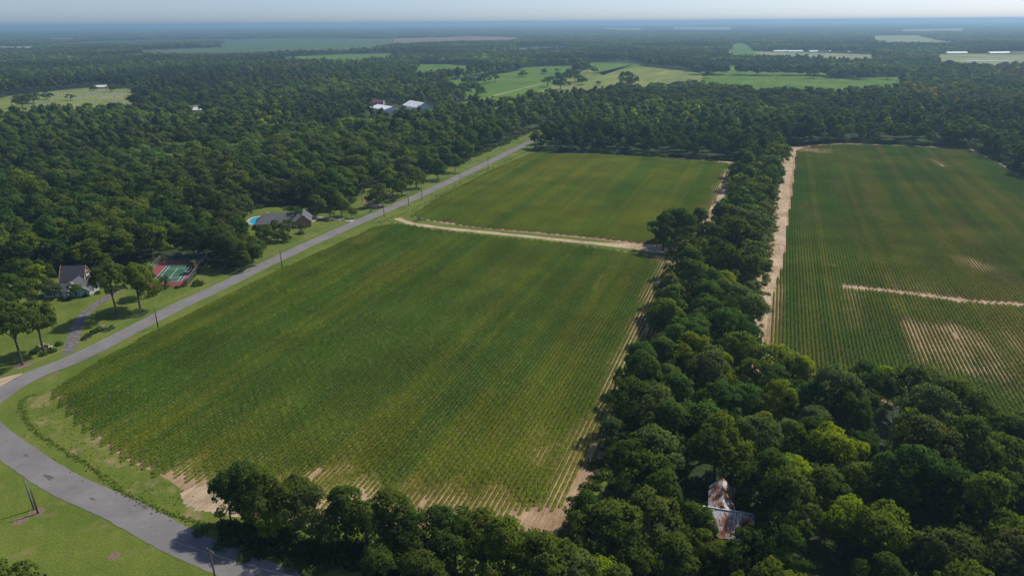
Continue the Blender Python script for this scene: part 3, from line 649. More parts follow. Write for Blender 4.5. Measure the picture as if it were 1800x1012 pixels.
# taller weeds along the ditch and the field margins
def tuft(seed, n_=46, rad=0.7, ht=0.6, size=0.2):
    r = np.random.default_rng(seed); d = sph(r, n_, 0.0); P = d * np.array([rad, rad, ht]) * r.uniform(0.6, 1.1, n_)[:, None] + np.array([0, 0, 0.05])
    return leaf_mesh('weed', P, d, size, 'leaf', 0.5, 0.5, seed)
g_weed = proto_coll('weed_shape', [tuft(600 + i) for i in range(3)])
def weeds(name, px, wid, den, tint, sc0, label):
    L = resample(spline(GP(px), 8), 1.0 / den); P = np.array(L); n_ = len(P)
    P = P + rng.normal(0, wid / 2, P.shape); rot = np.zeros((n_, 3)); rot[:, 2] = rng.uniform(0, 6.28, n_)
    s_ = sc0 * rng.uniform(0.5, 1.3, (n_, 1)) * np.array([[1, 1, 1]]); tn = np.array(tint) * rng.uniform(0.75, 1.3, (n_, 1))
    scatter(name, g_weed, np.concatenate([P, np.zeros((n_, 1))], 1), rot, np.repeat(s_[:, :1], 3, 1), rng.integers(0, 3, n_), tn, label)
weeds('ditch_weeds', [(60, 694), (38, 706), (44, 735), (75, 768), (139, 808), (185, 842), (240, 878), (300, 904), (370, 924), (410, 935)], 0.9, 8, (0.15, 0.22, 0.03), 0.33, 'bright green weeds along the roadside ditch on the bend')
weeds('margin_weeds', [(60, 715), (100, 760), (170, 812), (240, 852), (310, 888)], 6.0, 3.4, (0.17, 0.19, 0.045), 0.26, 'scattered weeds on the dry margin of the big field')
weeds('verge_weeds', [(100, 684), (180, 637), (280, 583), (400, 522), (500, 475), (600, 430), (660, 401), (700, 392)], 1.2, 1.6, (0.17, 0.22, 0.04), 0.5, 'bright weedy line between verge and crop along the straight road')
weeds('verge_weeds', [(690, 388), (660, 392), (720, 372), (790, 333), (850, 301), (935, 262)], 1.8, 1.2, (0.13, 0.18, 0.035), 0.5, 'rough grass along the far straight of the road')
weeds('belt_brush', [(1200, 500), (1165, 580), (1130, 665), (1088, 765), (1042, 870), (1005, 960)], 3.0, 1.6, (0.08, 0.12, 0.032), 1.8, 'low brush at the foot of the wood beside the big field')
weeds('belt_brush', [(1322, 640), (1326, 560), (1338, 505), (1350, 440), (1358, 390), (1362, 330), (1372, 262)], 2.4, 1.2, (0.1, 0.14, 0.034), 1.5, 'low brush on the far side of the tree belt')
weeds('hedge_brush', [(395, 925), (460, 945), (560, 968), (680, 998), (800, 1030)], 4.2, 5.0, (0.065, 0.1, 0.03), 2.2, 'dark brush under the roadside hedgerow trees')
weeds('wood_edge_brush', [(932, 266), (990, 264), (1050, 268), (1180, 276), (1290, 283)], 4.0, 1.6, (0.075, 0.118, 0.034), 3.2, 'low brush along the wood behind the field beyond the track')
weeds('wood_edge_brush', EDGE_L[2:19], 3.5, 0.7, (0.06, 0.095, 0.03), 2.4, 'low brush along the edge of the wood behind the yards')
weeds('wood_edge_brush', EDGE_L[19:], 3.5, 0.7, (0.075, 0.115, 0.033), 2.4, 'low brush along the wood beside the far straight of the road')
weeds('wood_edge_brush', [(1395, 256), (1480, 250), (1600, 254), (1714, 261), (1767, 285), (1815, 313)], 5, 1.3, (0.06, 0.1, 0.032), 3.6, 'low brush along the wood behind the crop beyond the belt')
# ================================================================== HEDGEROW AND YARD TREES
def T(u, v, h, r, col, label, group=None, near=False, k=0, tall=False, name='broadleaf_tree'):
    x, y = G(u, v); st = NEAR if near else (TALL if tall else MID)
    return tree(x, y, h, r, st[k % len(st)], PAL[col] * rnd.uniform(0.9, 1.12) if isinstance(col, int) else col, label, group, k * 3 + 1, name=name, rs=4.6 if tall and not near else 6.0, hs=15 if tall and not near else 14)
hedge = [(408, 924, 11.5, 4.6, 0), (438, 918, 12.5, 5.2, 5), (470, 935, 13, 5.0, 1), (485, 950, 8, 3.2, 4), (520, 932, 12, 5.0, 1), (560, 952, 12.5, 5.4, 2), (610, 955, 11.5, 5.2, 0), (645, 975, 11, 5.0, 1),
         (690, 968, 12, 5.2, 1), (730, 990, 10.5, 5.0, 0), (785, 985, 11, 5.0, 5), (800, 1015, 11.5, 5.2, 0), (850, 1000, 13, 5.6, 3), (880, 1040, 14, 6.0, 3), (930, 1030, 10.5, 5.0, 1), (960, 1075, 14, 6.0, 1), (1010, 1100, 13, 6.4, 2), (750, 1050, 9, 5, 1), (680, 1022, 8, 4.5, 0), (1080, 1090, 11, 5, 1)]
HL = ['dark hedgerow tree standing first at the ploughed sand corner', 'deep green hedgerow tree behind the first one at the sand corner', 'olive hedgerow tree just behind the small yellow-green one', 'small bright yellow-green tree in the roadside hedgerow', 'olive hedgerow tree on the crop side of the small yellow-green one', 'grey-green hedgerow tree next past the small yellow-green one', 'dark hedgerow tree before the first sandy row ends', 'olive hedgerow tree on the road side of the first sandy row ends',
 'olive hedgerow tree reaching into the middle sandy row ends', 'dark hedgerow tree on the road side of the middle sandy row ends', 'deep green hedgerow tree on the crop side past the middle row ends', 'dark hedgerow tree on the road side past the middle row ends', 'mid green hedgerow tree on the crop side before the last sandy rows', 'tall mid green hedgerow tree before the last sandy rows', 'low olive hedgerow tree at the corner of the last sandy rows', 'tall olive hedgerow tree where the hedgerow meets the wood', 'broad grey-green tree joining the hedgerow to the barn wood', 'low olive hedgerow tree leaning over the road verge', 'low dark hedgerow tree over the road verge', 'olive tree at the barn wood end of the hedgerow']
for i, (u, v, h, r, c) in enumerate(hedge):
    T(u, v, h, r, c, HL[i], 'hedgerow trees', True, i)
def pine(u, v, h, r, k, label, dx=0.0):
    x, y = G(u, v); o = thing('pine_tree', label, 'pine tree', (x, y, 0), k * 1.3)
    cm, C, Rl = crown(700 + k, 8000, 0.34, hgt=h, rad=r, base=h * 0.36, nlobe=19, lob=(0.34, 0.48), droop=-0.4)
    link('crown', cm, None, o)['tint'] = [0.1, 0.145, 0.03]
    link('trunk', trunk_mesh(C, Rl, h, 0.36, 0.55, 6, k), None, o)
pine(206, 557, 19, 6.0, 1, 'tall pine with bare trunk on the lawn beside the curving driveway')
pine(40, 641, 20, 6.4, 2, 'tall pine with bare trunk standing in a mulch ring beside the road')
pine(78, 619, 16, 5.2, 3, 'shorter pine rising out of the flower bed by the driveway')
pine(-14, 600, 17, 6, 4, 'pine on the lawn behind the tallest roadside pine')
yard = [(247, 542, 15.5, 7.2, 3, 'leafy tree with foliage near the ground beside the tennis court', 1),
 (262, 520, 12, 4.5, 0, 'dark tree between the court and the driveway pine', 0), (28, 556, 14, 6.5, 0, 'broad dark tree left of the grey house', 1), (68, 512, 10, 4.0, 4, 'yellow-green tree overlapping the left end of the grey house', 0), (82, 500, 9, 3.6, 1, 'olive tree behind the yellow-green one at the grey house', 0), (40, 512, 12, 5.5, 0, 'dark tree at the outer left of the grey house yard', 0), (88, 520, 6.5, 3.2, 3, 'mid green tree close to the outer corner of the grey house', 0), (52, 535, 10, 4.5, 1, 'olive tree in front of the grey house left wing', 0),
 (98, 524, 5.2, 2.8, 0, 'small round tree before the left wing of the grey house', 0), (134, 524, 5.4, 2.5, 3, 'small round tree before the front gable wing of the grey house', 0),
 (408, 470, 13.5, 6.8, 0, 'wide dark tree with low branches on the lawn right of the court', 1), (432, 467, 12, 6.2, 1, 'large olive tree beside the road right of the court', 1), (378, 452, 13, 6, 0, 'dark tree behind the court hedge', 1), (436, 446, 9, 5, 2, 'grey-green tree behind the roadside lawn trees', 0),
 (398, 474, 9, 5.2, 0, 'low dark tree at the roadside foot of the lawn clump', 1), (424, 474, 8, 4.6, 1, 'low olive tree at the roadside foot of the lawn clump', 1), (445, 462, 10, 5, 0, 'dark tree on the house side of the lawn clump', 0), (468, 432, 9, 5, 1, 'olive tree hiding the left part of the brick house', 0), (488, 424, 9, 4.8, 2, 'grey-green tree hiding the middle of the brick house', 0), (452, 452, 9, 4.5, 0, 'dark tree left of the brick house lawn', 0), (507, 413, 8, 4, 1, 'olive tree before the brick house roof', 0), (520, 393, 8.5, 3.4, 0, 'dark tree against the brick house gable', 0),
 (504, 425, 3.4, 2.2, 0, 'small dark tree on the lawn below the brick house', 0), (532, 409, 4.4, 1.7, 0, 'slender young tree on the lawn before the brick house', 0),
 (556, 380, 10, 5.2, 2, 'grey-green tree beside the brick house driveway', 0), (600, 382, 12.5, 5.4, 3, 'mid green tree beside the concrete driveway', 0), (580, 384, 6, 4, 1, 'low olive tree between driveway trees', 0), (619, 384, 5.5, 2.4, 1, 'small tree beside the driveway mouth', 0), (664, 362, 11, 6.4, 2, 'grey-green spreading tree on roadside mulch', 0), (690, 352, 12.5, 6.2, 0, 'dark tree overhanging the road shoulder', 0), (706, 343, 12, 5.6, 0, 'dark roadside tree next to the overhanging one', 0), (732, 331, 12, 5.6, 1, 'olive roadside tree before the dense wood', 0), (640, 338, 11, 6, 0, 'dark tree behind the lawn opening', 0), (575, 368, 13, 6, 5, 'deep green tree behind the brick house gable', 0),
 (770, 316, 11.5, 5.4, 5, 'deep green tree beside the straight road', 0), (800, 303, 11.5, 5.4, 0, 'dark tree beside the far straight of the road', 0)]
for i, (u, v, h, r, c, lb, nr) in enumerate(yard): T(u, v, h, r, c, lb, None, bool(nr), i)
for i, (u, v, h, r, c) in enumerate([(1258, 1004, 5.6, 4.0, 1), (1290, 1012, 5.6, 4.2, 0), (1230, 985, 6.8, 3.8, 3), (1332, 985, 7.5, 4.0, 0), (1345, 955, 8, 4.2, 1), (1216, 955, 8, 4.0, 0), (1312, 1000, 5.6, 3.0, 3)]):
    T(u, v, h, r, c, '%s low tree crowding the walls of the rusty-roofed barn' % PNAME[c], 'low trees crowding the barn, ' + PNAME[c], True, i + 3)
for i, (u, v, h, r, lb) in enumerate([(1212, 664, 12.5, 5.4, 'bright yellow-green tree overhanging the sandy rows above the wood'), (1262, 700, 12, 5.0, 'bright yellow-green tree amid the wood where the belt widens'), (1365, 752, 12, 4.6, 'bright yellow-green tree in the wood before the crop beyond'), (1455, 846, 13.5, 6.0, 'largest bright yellow-green tree in the wood beyond the barn'), (1238, 600, 11, 4.8, 'bright yellow-green tree at the narrow neck of the belt'), (1400, 700, 11, 4.6, 'small yellow-green tree at the crop edge of the wood')]):
    T(u, v, h, r, PAL[4] * (0.8 + .06 * i), lb, None, True, i + 1)
for i, (u, v, h, r) in enumerate([(83, 175, 9, 7), (60, 182, 14, 11), (124, 177, 8, 7), (196, 162, 9, 7), (165, 160, 8, 6), (40, 190, 15, 11)]):
    x, y = G(u, v); tree(x, y, h, r, MID[i % 6], PAL[0] * 1.05, 'lone round tree standing in the cemetery grass', 'lone trees of the cemetery', i)
for i, (u, v, h, r, c, lb) in enumerate([(1165, 440, 15, 7.5, 5, 'big dark tree at the end of the pale farm track'), (1195, 436, 16.5, 7.5, 5, 'tallest dark tree where the farm track meets the belt'), (1180, 425, 16, 6.5, 0, 'dark tree behind the big track-end tree'), (1208, 446, 12, 6, 0, 'dark tree joining the track-end clump to the belt'), (1225, 425, 14, 6, 0, 'dark tree on the belt side of the track-end clump')]):
    T(u, v, h, r, c, lb, None, True, i + 2)
# lone trees and shrubs of the far fields
for i, (u, v, h, r) in enumerate([(822, 150, 13, 10), (853, 147, 16, 11), (870, 145, 14, 9), (837, 147, 9, 7), (918, 135, 10, 9), (815, 168, 16, 11), (958, 130, 9, 6), (955, 129, 8, 5), (980, 129, 9, 6), (1032, 129, 16, 10), (1045, 128, 10, 7), (1011, 145, 18, 12), (1023, 149, 12, 8), (838, 170, 18, 12), (963, 153, 16, 12), (1053, 150, 6, 4), (985, 158, 20, 12), (1102, 160, 26, 12), (1510, 140, 17, 14), (1430, 138, 15, 12), (1560, 140, 15, 12)]):
    x, y = G(u, v); sz = 'big' if h > 13 else 'small'; LT = (sz + ' lone tree in the bright green field left of the far track', sz + ' left of the far track') if u < 985 else ((sz + ' lone tree in the yellow-green pasture right of the far track', sz + ' in the pasture') if u < 1200 else (sz + ' lone tree in the bright green field before the hedge line', sz + ' before the hedge line'))
    tree(x, y, h, r, MID[i % 6], PAL[0] * 1.05, LT[0], 'lone trees, ' + LT[1], i)
# tree lines dividing the far fields: one mass of growth
def treeline(px, n_, label, s0, s1, jit=4.0):
    L_ = resample(spline(GP(px), 6), 1.0); P = np.array(L_)[rng.integers(0, len(L_), n_)] + rng.normal(0, jit, (n_, 2)); s_ = rng.uniform(s0, s1, n_)
    mass('tree_line', P[:, 0], P[:, 1], s_, PAL[rng.choice([0, 5, 2], n_)] * rng.uniform(.85, 1.15, (n_, 1)), g_far, len(FAR), label, 1.3)
treeline([(735, 149), (790, 140), (850, 131), (910, 124)], 60, 'tree line dividing the far green fields', .8, 1.3, 7)
treeline([(1215, 131), (1380, 133), (1500, 134), (1560, 134)], 110, 'tree line behind the bright green far field', .8, 1.4, 9)
# bare dead trees standing out of the wood
for i, (u, v, h, lb) in enumerate([(1196, 800, 12.5, 'bare grey dead tree rising above the wood beside the sandy rows'), (1180, 905, 10, 'bare grey dead tree near the barn on the big field side'), (1560, 800, 13, 'bare grey dead tree deep in the wood towards the far crop')]):
    q = random.Random(i); x, y = G(u, v); o = thing('dead_tree', lb, 'dead tree', (x, y, 0), i); top = Vector((q.uniform(-.6, .6), q.uniform(-.6, .6), h))
    B().tube([(0, 0, -.2), (.1, 0, h * .5), tuple(top)], [.3, .2, .05], 7).build('trunk', 'deadwood', o)
    for k_ in range(9):
        a = k_ * 2.4; z0 = h * q.uniform(.5, .88); L_ = q.uniform(1.2, 2.8); c0_ = top * (z0 / h)
        B().tube([tuple(c0_), (c0_.x + L_ * .5 * math.cos(a), c0_.y + L_ * .5 * math.sin(a), z0 + L_ * .35), (c0_.x + L_ * math.cos(a + .3), c0_.y + L_ * math.sin(a + .3), z0 + L_ * .85)], [.1, .06, .02], 5).build('limb', 'deadwood', o)
# shrubs
SHR = [tuft(640 + i, 220, 1.0, 1.0, 0.17) for i in range(3)]
def shrub(u, v, r, h, tint, label, group=None, k=0, flowers=False, name='shrub'):
    x, y = G(u, v); o = thing(name, label, 'shrub', (x, y, 0), k * 1.7, group)
    c = link('foliage', SHR[k % 3], None, o); c.scale = (r, r, h); c['tint'] = list(tint)
    b = B(); b.tube([(0, 0, -0.1), (0, 0, h * 0.6)], [0.06, 0.03], 5).build('stem', 'bark', o)
    if flowers:
        q = np.random.default_rng(k); d = sph(q, 46, 0.35); f = leaf_mesh('flowers', d * np.array([r, r, h]) * 1.05, d, 0.2, 'leaf', 0.5, 0.9, k); f.materials.clear(); f.materials.append(M['flower'])
        link('flowers', f, None, o)
dk = (0.05, 0.085, 0.026)
shrub(529, 411.5, 1.9, 1.6, dk, 'dark clipped round shrub on the lawn below the brick house')
shrub(348, 501, 2.3, 2.0, (0.04, 0.075, 0.02), 'large round shrub on the lawn between court and road', k=1)
shrub(312, 506, 1.2, 0.9, (0.04, 0.08, 0.02), 'small low shrub at the near corner of the court', k=2)
shrub(284, 508, 2.2, 1.4, dk, 'dark shrub at the end of the court by the leafy tree', k=1)
shrub(278, 507, 1.6, 1.4, dk, 'dark shrub tucked behind the court end shrub', k=2)
for i in range(9):
    t = i / 8; shrub(323 + 26 * t, 503 - 27 * t, 1.25, 1.1, (0.06, 0.11, 0.022), 'clipped bush in the hedge beside the court', 'hedge bushes beside the court', i)
for i in range(7):
    t = i / 6; shrub(352 + 12 * t, 468 - 9 * t, 1.3, 1.1, (0.045, 0.085, 0.02), 'clipped bush at the far end of the court hedge', 'hedge bushes at the far end', i)
for i, (u, v, r, fl) in enumerate([(180, 578, 1.6, 1), (172, 582, 1.5, 0), (164, 586, 1.3, 0), (188, 581, 1.4, 0), (155, 592, 1.4, 0), (148, 597, 1.1, 0), (197, 577, 1.0, 0)]):
    shrub(u, v, r, 1.2, (0.05, 0.095, 0.025), 'cream-flowering shrub in the bed right of the driveway' if fl else 'leafy shrub in the bed right of the driveway', 'bed right of the driveway', i, bool(fl))
for i, (u, v, r, fl) in enumerate([(84, 612, 1.6, 1), (72, 611, 1.5, 1), (92, 618, 1.4, 0), (64, 618, 1.4, 0), (104, 606, 1.3, 0), (76, 624, 1.2, 0), (58, 622, 1.2, 0)]):
    shrub(u, v, r, 1.2, (0.05, 0.095, 0.025), 'cream-flowering shrub around the shorter pine' if fl else 'leafy shrub around the shorter pine', 'bed around the shorter pine', i + 10, bool(fl))
for i, (u, v, r) in enumerate([(120, 527, 1.3), (108, 527, 1.2), (155, 520, 1.3), (150, 521, 1.1), (172, 516, 1.2)]):
    shrub(u, v, r, 1.0, dk, 'dark foundation shrub against the grey house wall', 'foundation shrubs of the grey house', i)
for i, (u, v, r) in enumerate([(545, 387, 1.3), (537, 392, 1.1), (527, 396, 1.2)]):
    shrub(u, v, r, 1.0, dk, 'dark foundation shrub against the brick house', 'foundation shrubs of the brick house', i)
# conifer whose tip reaches in beside the near lawn
cm, C, Rl = crown(760, 2600, 0.36, hgt=9, rad=3.6, base=0.6, nlobe=16, peak=0.7, lob=(0.3, 0.42))
for i, (u, v) in enumerate([(20, 1062), (62, 1075), (-25, 1050)]):
    x, y = G(u, v); o = thing('conifer', 'feathery green conifer tip rising beside the near lawn', 'conifer', (x, y, 0), i * 2.0, 'conifers beside the near lawn')
    c = link('crown', cm, None, o); c['tint'] = [0.12, 0.175, 0.032]; c.scale = (1.2, 1.2, 1.05 + 0.1 * i); link('trunk', trunk_mesh(C, Rl, 8, 0.18, 0.4, 4, i), None, o)
# palms by the court
def palm(u, v, h, label, k):
    x, y = G(u, v); o = thing('palm_tree', label, 'palm', (x, y, 0), k)
    B().tube([(0, 0, -0.2), (0.05, 0, h * 0.5), (0, 0.05, h)], [0.32, 0.25, 0.22], 8).build('trunk', 'bark', o, smooth=True)
    q = random.Random(k)
    for i in range(26):
        a = i * 2.4; el = q.uniform(-0.5, 1.2); L = q.uniform(2.0, 2.9); b = B(); d = Vector((math.cos(a), math.sin(a), 0)); sd_ = Vector((-d.y, d.x, 0)); pts = []
        for s_ in range(6):
            t = s_ / 5; pts.append(Vector((0, 0, h)) + d * (L * t * math.cos(el * 0.6)) + Vector((0, 0, L * (math.sin(el) * t - 0.75 * t * t))))
        wv = [0.05, 0.16, 0.5, 0.62, 0.45, 0.05]
        V_ = []
        for p_, w_ in zip(pts, wv): V_ += [p_ + sd_ * w_ - Vector((0, 0, w_ * .3)), p_, p_ - sd_ * w_ - Vector((0, 0, w_ * .3))]
        Fc = []
        for s_ in range(5):
            e = s_ * 3; Fc += [(e, e + 1, e + 4, e + 3), (e + 1, e + 2, e + 5, e + 4)]
        b.add(V_, Fc); fr = b.build('frond', 'leaf', o); fr['tint'] = [0.22, 0.22, 0.07] if q.random() < 0.4 else [0.1, 0.15, 0.05]
palm(341, 479, 4.6, 'fan palm at the far corner of the tennis court', 3); palm(291, 503, 3.6, 'fan palm at the near end of the tennis court', 5)

# ================================================================== BUILDINGS
def gable(parent, w, d, hw, hr, loc, rz, wallm, roofm, over=0.5, hip=0.0, fascia=None):
    """ridge along local x; w along x, d along y"""
    ca, sa = math.cos(rz), math.sin(rz)
    def L(p): return (loc[0] + p[0] * ca - p[1] * sa, loc[1] + p[0] * sa + p[1] * ca, loc[2] + p[2])
    b = B(); x, y = w / 2, d / 2
    b.add([L(p) for p in [(-x, -y, -.1), (x, -y, -.1), (x, y, -.1), (-x, y, -.1), (-x, -y, hw), (x, -y, hw), (x, y, hw), (-x, y, hw), (-x + hip, 0, hw + hr - .12), (x - hip, 0, hw + hr - .12)]],
          [(0, 1, 5, 4), (2, 3, 7, 6), (1, 2, 6, 9, 5) if not hip else (1, 2, 6, 5), (3, 0, 4, 8, 7) if not hip else (3, 0, 4, 7)])
    b.build('wall', wallm, parent)
    s_ = hr / y; ye = y + over; ze = hw - s_ * over; xe = x + over
    xr = xe if not hip else x - hip
    r = B()
    r.slab([L((-xe, -ye, ze)), L((xe, -ye, ze)), L((xr, 0, hw + hr)), L((-xr, 0, hw + hr))], 0.12)
    r.slab([L((xe, ye, ze)), L((-xe, ye, ze)), L((-xr, 0.001, hw + hr)), L((xr, 0.001, hw + hr))], 0.12)
    if hip:
        for e in (1, -1): r.add([L(q) for q in [(e * xe, -e * ye, ze), (e * xe, e * ye, ze), (e * xr, 0, hw + hr)]], [(0, 1, 2)])
    ro = r.build('roof', roofm, parent)
    if fascia and not hip:
        for e in (1, -1):
            for f in (1, -1):
                f_ = B(); f_.slab([L((e * xe + .09, f * ye, ze + .02)), L((e * xe + .09, 0, hw + hr + .03)), L((e * xe - .09, 0, hw + hr + .03)), L((e * xe - .09, f * ye, ze + .02))][::1 if e * f < 0 else -1], 0.28).build('fascia', fascia, ro)
    return ro
def window(parent, c, w, h, axis, glass='glass', frame='white', shutters=False, out=-1):
    """axis 'x': lies in a wall facing local y (out=-1 faces -y)"""
    t = 0.08
    def bx(dx, dz, ww, hh, off, mat, nm, par):
        cc = (c[0] + dx, c[1] + out * off, c[2] + dz) if axis == 'x' else (c[0] + out * off, c[1] + dx, c[2] + dz)
        dd = (ww, 0.06, hh) if axis == 'x' else (0.06, ww, hh)
        return B().box(cc, dd).build(nm, mat, par)
    wn = bx(0, 0, w, h, 0.03, glass, 'window', parent)
    bx(0, h / 2 + t / 2, w + 2 * t, t, 0.05, frame, 'frame', wn); bx(0, -h / 2 - t / 2, w + 2 * t + .1, t, 0.06, frame, 'sill', wn)
    for e in (1, -1): bx(e * (w / 2 + t / 2), 0, t, h, 0.05, frame, 'frame', wn)
    if w > 1.3: bx(0, 0, t, h - .01, 0.07, frame, 'mullion', wn)
    if shutters:
        for e in (1, -1): bx(e * (w / 2 + 0.42), 0, 0.5, h + 0.2, 0.05, 'shutter', 'shutter', parent)
    return wn
def door(parent, c, w, h, axis, mat='white', out=-1):
    cc = (c[0], c[1] + out * 0.04, c[2] + h / 2) if axis == 'x' else (c[0] + out * 0.04, c[1], c[2] + h / 2)
    d = B().box(cc, (w, 0.08, h) if axis == 'x' else (0.08, w, h)).build('door', mat, parent)
    c2 = (cc[0] + w * .36, cc[1] + out * .07, cc[2]) if axis == 'x' else (cc[0] + out * .07, cc[1] + w * .36, cc[2])
    B().box(c2, (.08, .08, .08)).build('handle', 'metal', d)
# grey house with several gables
hx, hy_ = G(122, 522); gh = thing('house', 'grey-roofed house with pale siding, steep rear roof and front gable beside the curving driveway', 'house', (hx, hy_, 0), R_(6)); gh.scale = (.84, .84, .9)
gable(gh, 10, 7.5, 2.7, 2.0, (-5.6, 4.2, 0), 0, 'wall_grey', 'shingle', 0.5, 0, 'white')            # left wing
gable(gh, 9.5, 7.4, 2.8, 2.1, (5.2, 4.6, 0), R_(90), 'wall_grey', 'shingle', 0.5, 0, 'white')     # front gable wing
gable(gh, 8, 6, 2.6, 1.9, (-1.5, 10.5, 0), R_(90), 'wall_grey', 'shingle', 0.4, 0, 'white')
gable(gh, 10, 8.5, 3.0, 5.4, (-4.6, 18, 0), 0, 'wall_grey', 'shingle', 0.5, 0, 'wood')             # steep rear block
window(gh, (5.2, -0.15, 1.5), 3.0, 1.6, 'x', 'curtain', 'white', True)
window(gh, (-5.0, 0.45, 1.4), 1.7, 1.4, 'x', 'curtain', 'white', True); window(gh, (-8.4, 0.45, 1.4), 1.2, 1.3, 'x', 'glass', 'white', True)
door(gh, (-1.9, 0.45, 0.0), 1.0, 2.05, 'x'); window(gh, (8.9, 3.5, 1.5), 1.4, 1.3, 'y', 'glass', 'white', False, 1)
window(gh, (1.0, 18, 5.2), 1.6, 1.4, 'y', 'glass', 'white', False, 1)
dk_ = B()
deck = dk_.box((4.2, 18, 3.0), (5.4, 4.6, 0.18)).build('deck', 'wood', gh)
for px_ in (1.8, 6.7):
    for py_ in (15.9, 20.1): B().box((px_, py_, 1.45), (0.18, 0.18, 3.0)).build('deck_post', 'wood', deck)
for zz in (3.5, 3.95): B().box((4.2, 15.75, zz), (5.4, 0.07, 0.1)).build('rail', 'wood', deck); B().box((6.86, 18, zz + .002), (0.07, 4.6, 0.1)).build('rail', 'wood', deck)
for i in range(12): B().box((1.7 + i * .46, 15.78, 3.52), (.05, .05, .85)).build('baluster', 'wood', deck)
for i in range(9): B().box((3.0 - 0.0 * i, 15.2 - i * .32, 2.85 - i * .32), (1.3, 0.34, 0.07)).build('step', 'wood', deck)
B().box((0.9, 16.9, 3.9), (.16, .5, 1.6)).build('porch_wall', 'white', deck)
for i, (u, v) in enumerate([(137, 494), (132, 496), (141, 492)]):
    x, y = G(u, v); o = thing('patio_chair', 'white patio chair on the terrace of the grey house', 'chair', (x, y, 0), i, 'white patio chairs')
    B().box((0, 0, .45), (.55, .55, .06)).build('seat', 'white', o); B().box((0, .27, .8), (.55, .05, .7)).build('backrest', 'white', o)
    for a in (-.23, .23):
        for b_ in (-.23, .23): B().box((a, b_, .21), (.05, .05, .42)).build('leg', 'white', o)
# brick house
bx_, by_ = G(510, 400); bh = thing('house', 'long brick house with slate grey roof, chimney and white gable trim above the lawn', 'house', (bx_, by_, 0), R_(14))
gable(bh, 24, 10, 2.8, 3.4, (-4, 6, 0), 0, 'brick', 'shingle2', 0.6, 4.0)
gable(bh, 12, 7.5, 3.0, 3.3, (6.6, 5, 0), R_(90), 'brick', 'shingle2', 0.5, 0, 'white')
window(bh, (6.6, -1.0, 1.5), 1.0, 1.5, 'x', 'glass', 'white'); window(bh, (10.35, 2.5, 1.5), 1.0, 1.7, 'y', 'glass', 'white', False, 1); window(bh, (10.35, 7.0, 1.5), 1.0, 1.7, 'y', 'glass', 'white', False, 1)
window(bh, (-6, 1.0, 1.5), 1.5, 1.3, 'x'); window(bh, (-11, 1.0, 1.5), 1.5, 1.3, 'x'); door(bh, (0.5, 1.0, 0), 1.0, 2.1, 'x')
ch = B().box((-10.5, 7.2, 3.6), (1.2, .9, 5.4)).build('chimney', 'brick', bh); B().box((-10.5, 7.2, 6.38), (1.45, 1.15, .18)).build('chimney_cap', 'concrete', ch)
# swimming pool
px_, py_ = G(455, 388); pl = thing('swimming_pool', 'turquoise swimming pool with pale paved rim left of the brick house', 'pool', (px_, py_, 0), R_(24))
def ell(a, b_, n_=22): return [(a * math.cos(q / n_ * 6.283) * (1 + .1 * math.sin(2 * q / n_ * 6.283)), b_ * math.sin(q / n_ * 6.283)) for q in range(n_)]
o_, i_ = ell(6.2, 9.4), ell(4.6, 7.6); n_ = len(o_)
link('paving', mesh('paving', [(*p, .16) for p in o_] + [(*p, .16) for p in i_] + [(*p, -.05) for p in o_] + [(*p, -.05) for p in i_], [(q, (q + 1) % n_, n_ + (q + 1) % n_, n_ + q) for q in range(n_)] + [(2 * n_ + q, 2 * n_ + (q + 1) % n_, (q + 1) % n_, q) for q in range(n_)] + [(n_ + q, n_ + (q + 1) % n_, 3 * n_ + (q + 1) % n_, 3 * n_ + q) for q in range(n_)]), 'concrete', pl)
link('water', mesh('water', [(*p, .07) for p in i_], [tuple(range(n_))]), 'pool', pl)
# rusty barn: separate roof sheets on two crossing roofs
rb = thing('barn', 'derelict barn with rusty tin roofs half buried in the wood', 'barn', (*BARN, 0), R_(-16))
def tin_roof(p00, p10, p11, p01, n_, nm='roof_sheet'):
    P = [Vector(p) for p in (p00, p10, p11, p01)]; q_ = random.Random(n_)
    nn = (P[1] - P[0]).cross(P[3] - P[0]).normalized()
    for i in range(n_):
        a, b_ = i / n_, (i + 1.04) / n_; lo = q_.uniform(-.03, .02)
        e = nn * (0.03 * (i % 2) + q_.uniform(0, .02))
        b = B(); b.slab([P[0].lerp(P[1], a) + (P[0] - P[3]) * lo + e, P[0].lerp(P[1], b_) + (P[0] - P[3]) * lo + e, P[3].lerp(P[2], b_) + e, P[3].lerp(P[2], a) + e], 0.03)
        b.build(nm, 'rust', rb)
zr, ze = 6.4, 3.3
tin_roof((-5, -4.6, ze), (4.6, -4.6, ze), (4.6, 0, zr), (-5, 0, zr), 9); tin_roof((4.6, 4.2, ze), (-5, 4.2, ze), (-5, 0.02, zr), (4.6, 0.02, zr), 9)
tin_roof((-4.0, 9.5, 4.6), (-4.0, 0.35, 4.6), (-1.4, 0.35, 7.1), (-1.4, 9.5, 7.1), 7); tin_roof((1.2, 0.35, 4.6), (1.2, 9.5, 4.6), (-1.38, 9.5, 7.1), (-1.38, 0.35, 7.1), 7)
B().add([(-3.9, .42, 4.55), (1.1, .42, 4.55), (-1.39, .42, 7.0)], [(0, 1, 2)]).build('gable_sheet', 'rust', rb)
B().add([(-4.8, -4.2, -.1), (4.4, -4.2, -.1), (4.4, 3.8, -.1), (-4.8, 3.8, -.1), (-4.8, -4.2, 3.45), (4.4, -4.2, 3.45), (4.4, 3.8, 3.45), (-4.8, 3.8, 3.45), (-4.8, 0, 6.25), (4.4, 0, 6.25)], [(0, 1, 5, 4), (2, 3, 7, 6), (1, 2, 6, 9, 5), (3, 0, 4, 8, 7)]).build('wall', 'pole_grey', rb)
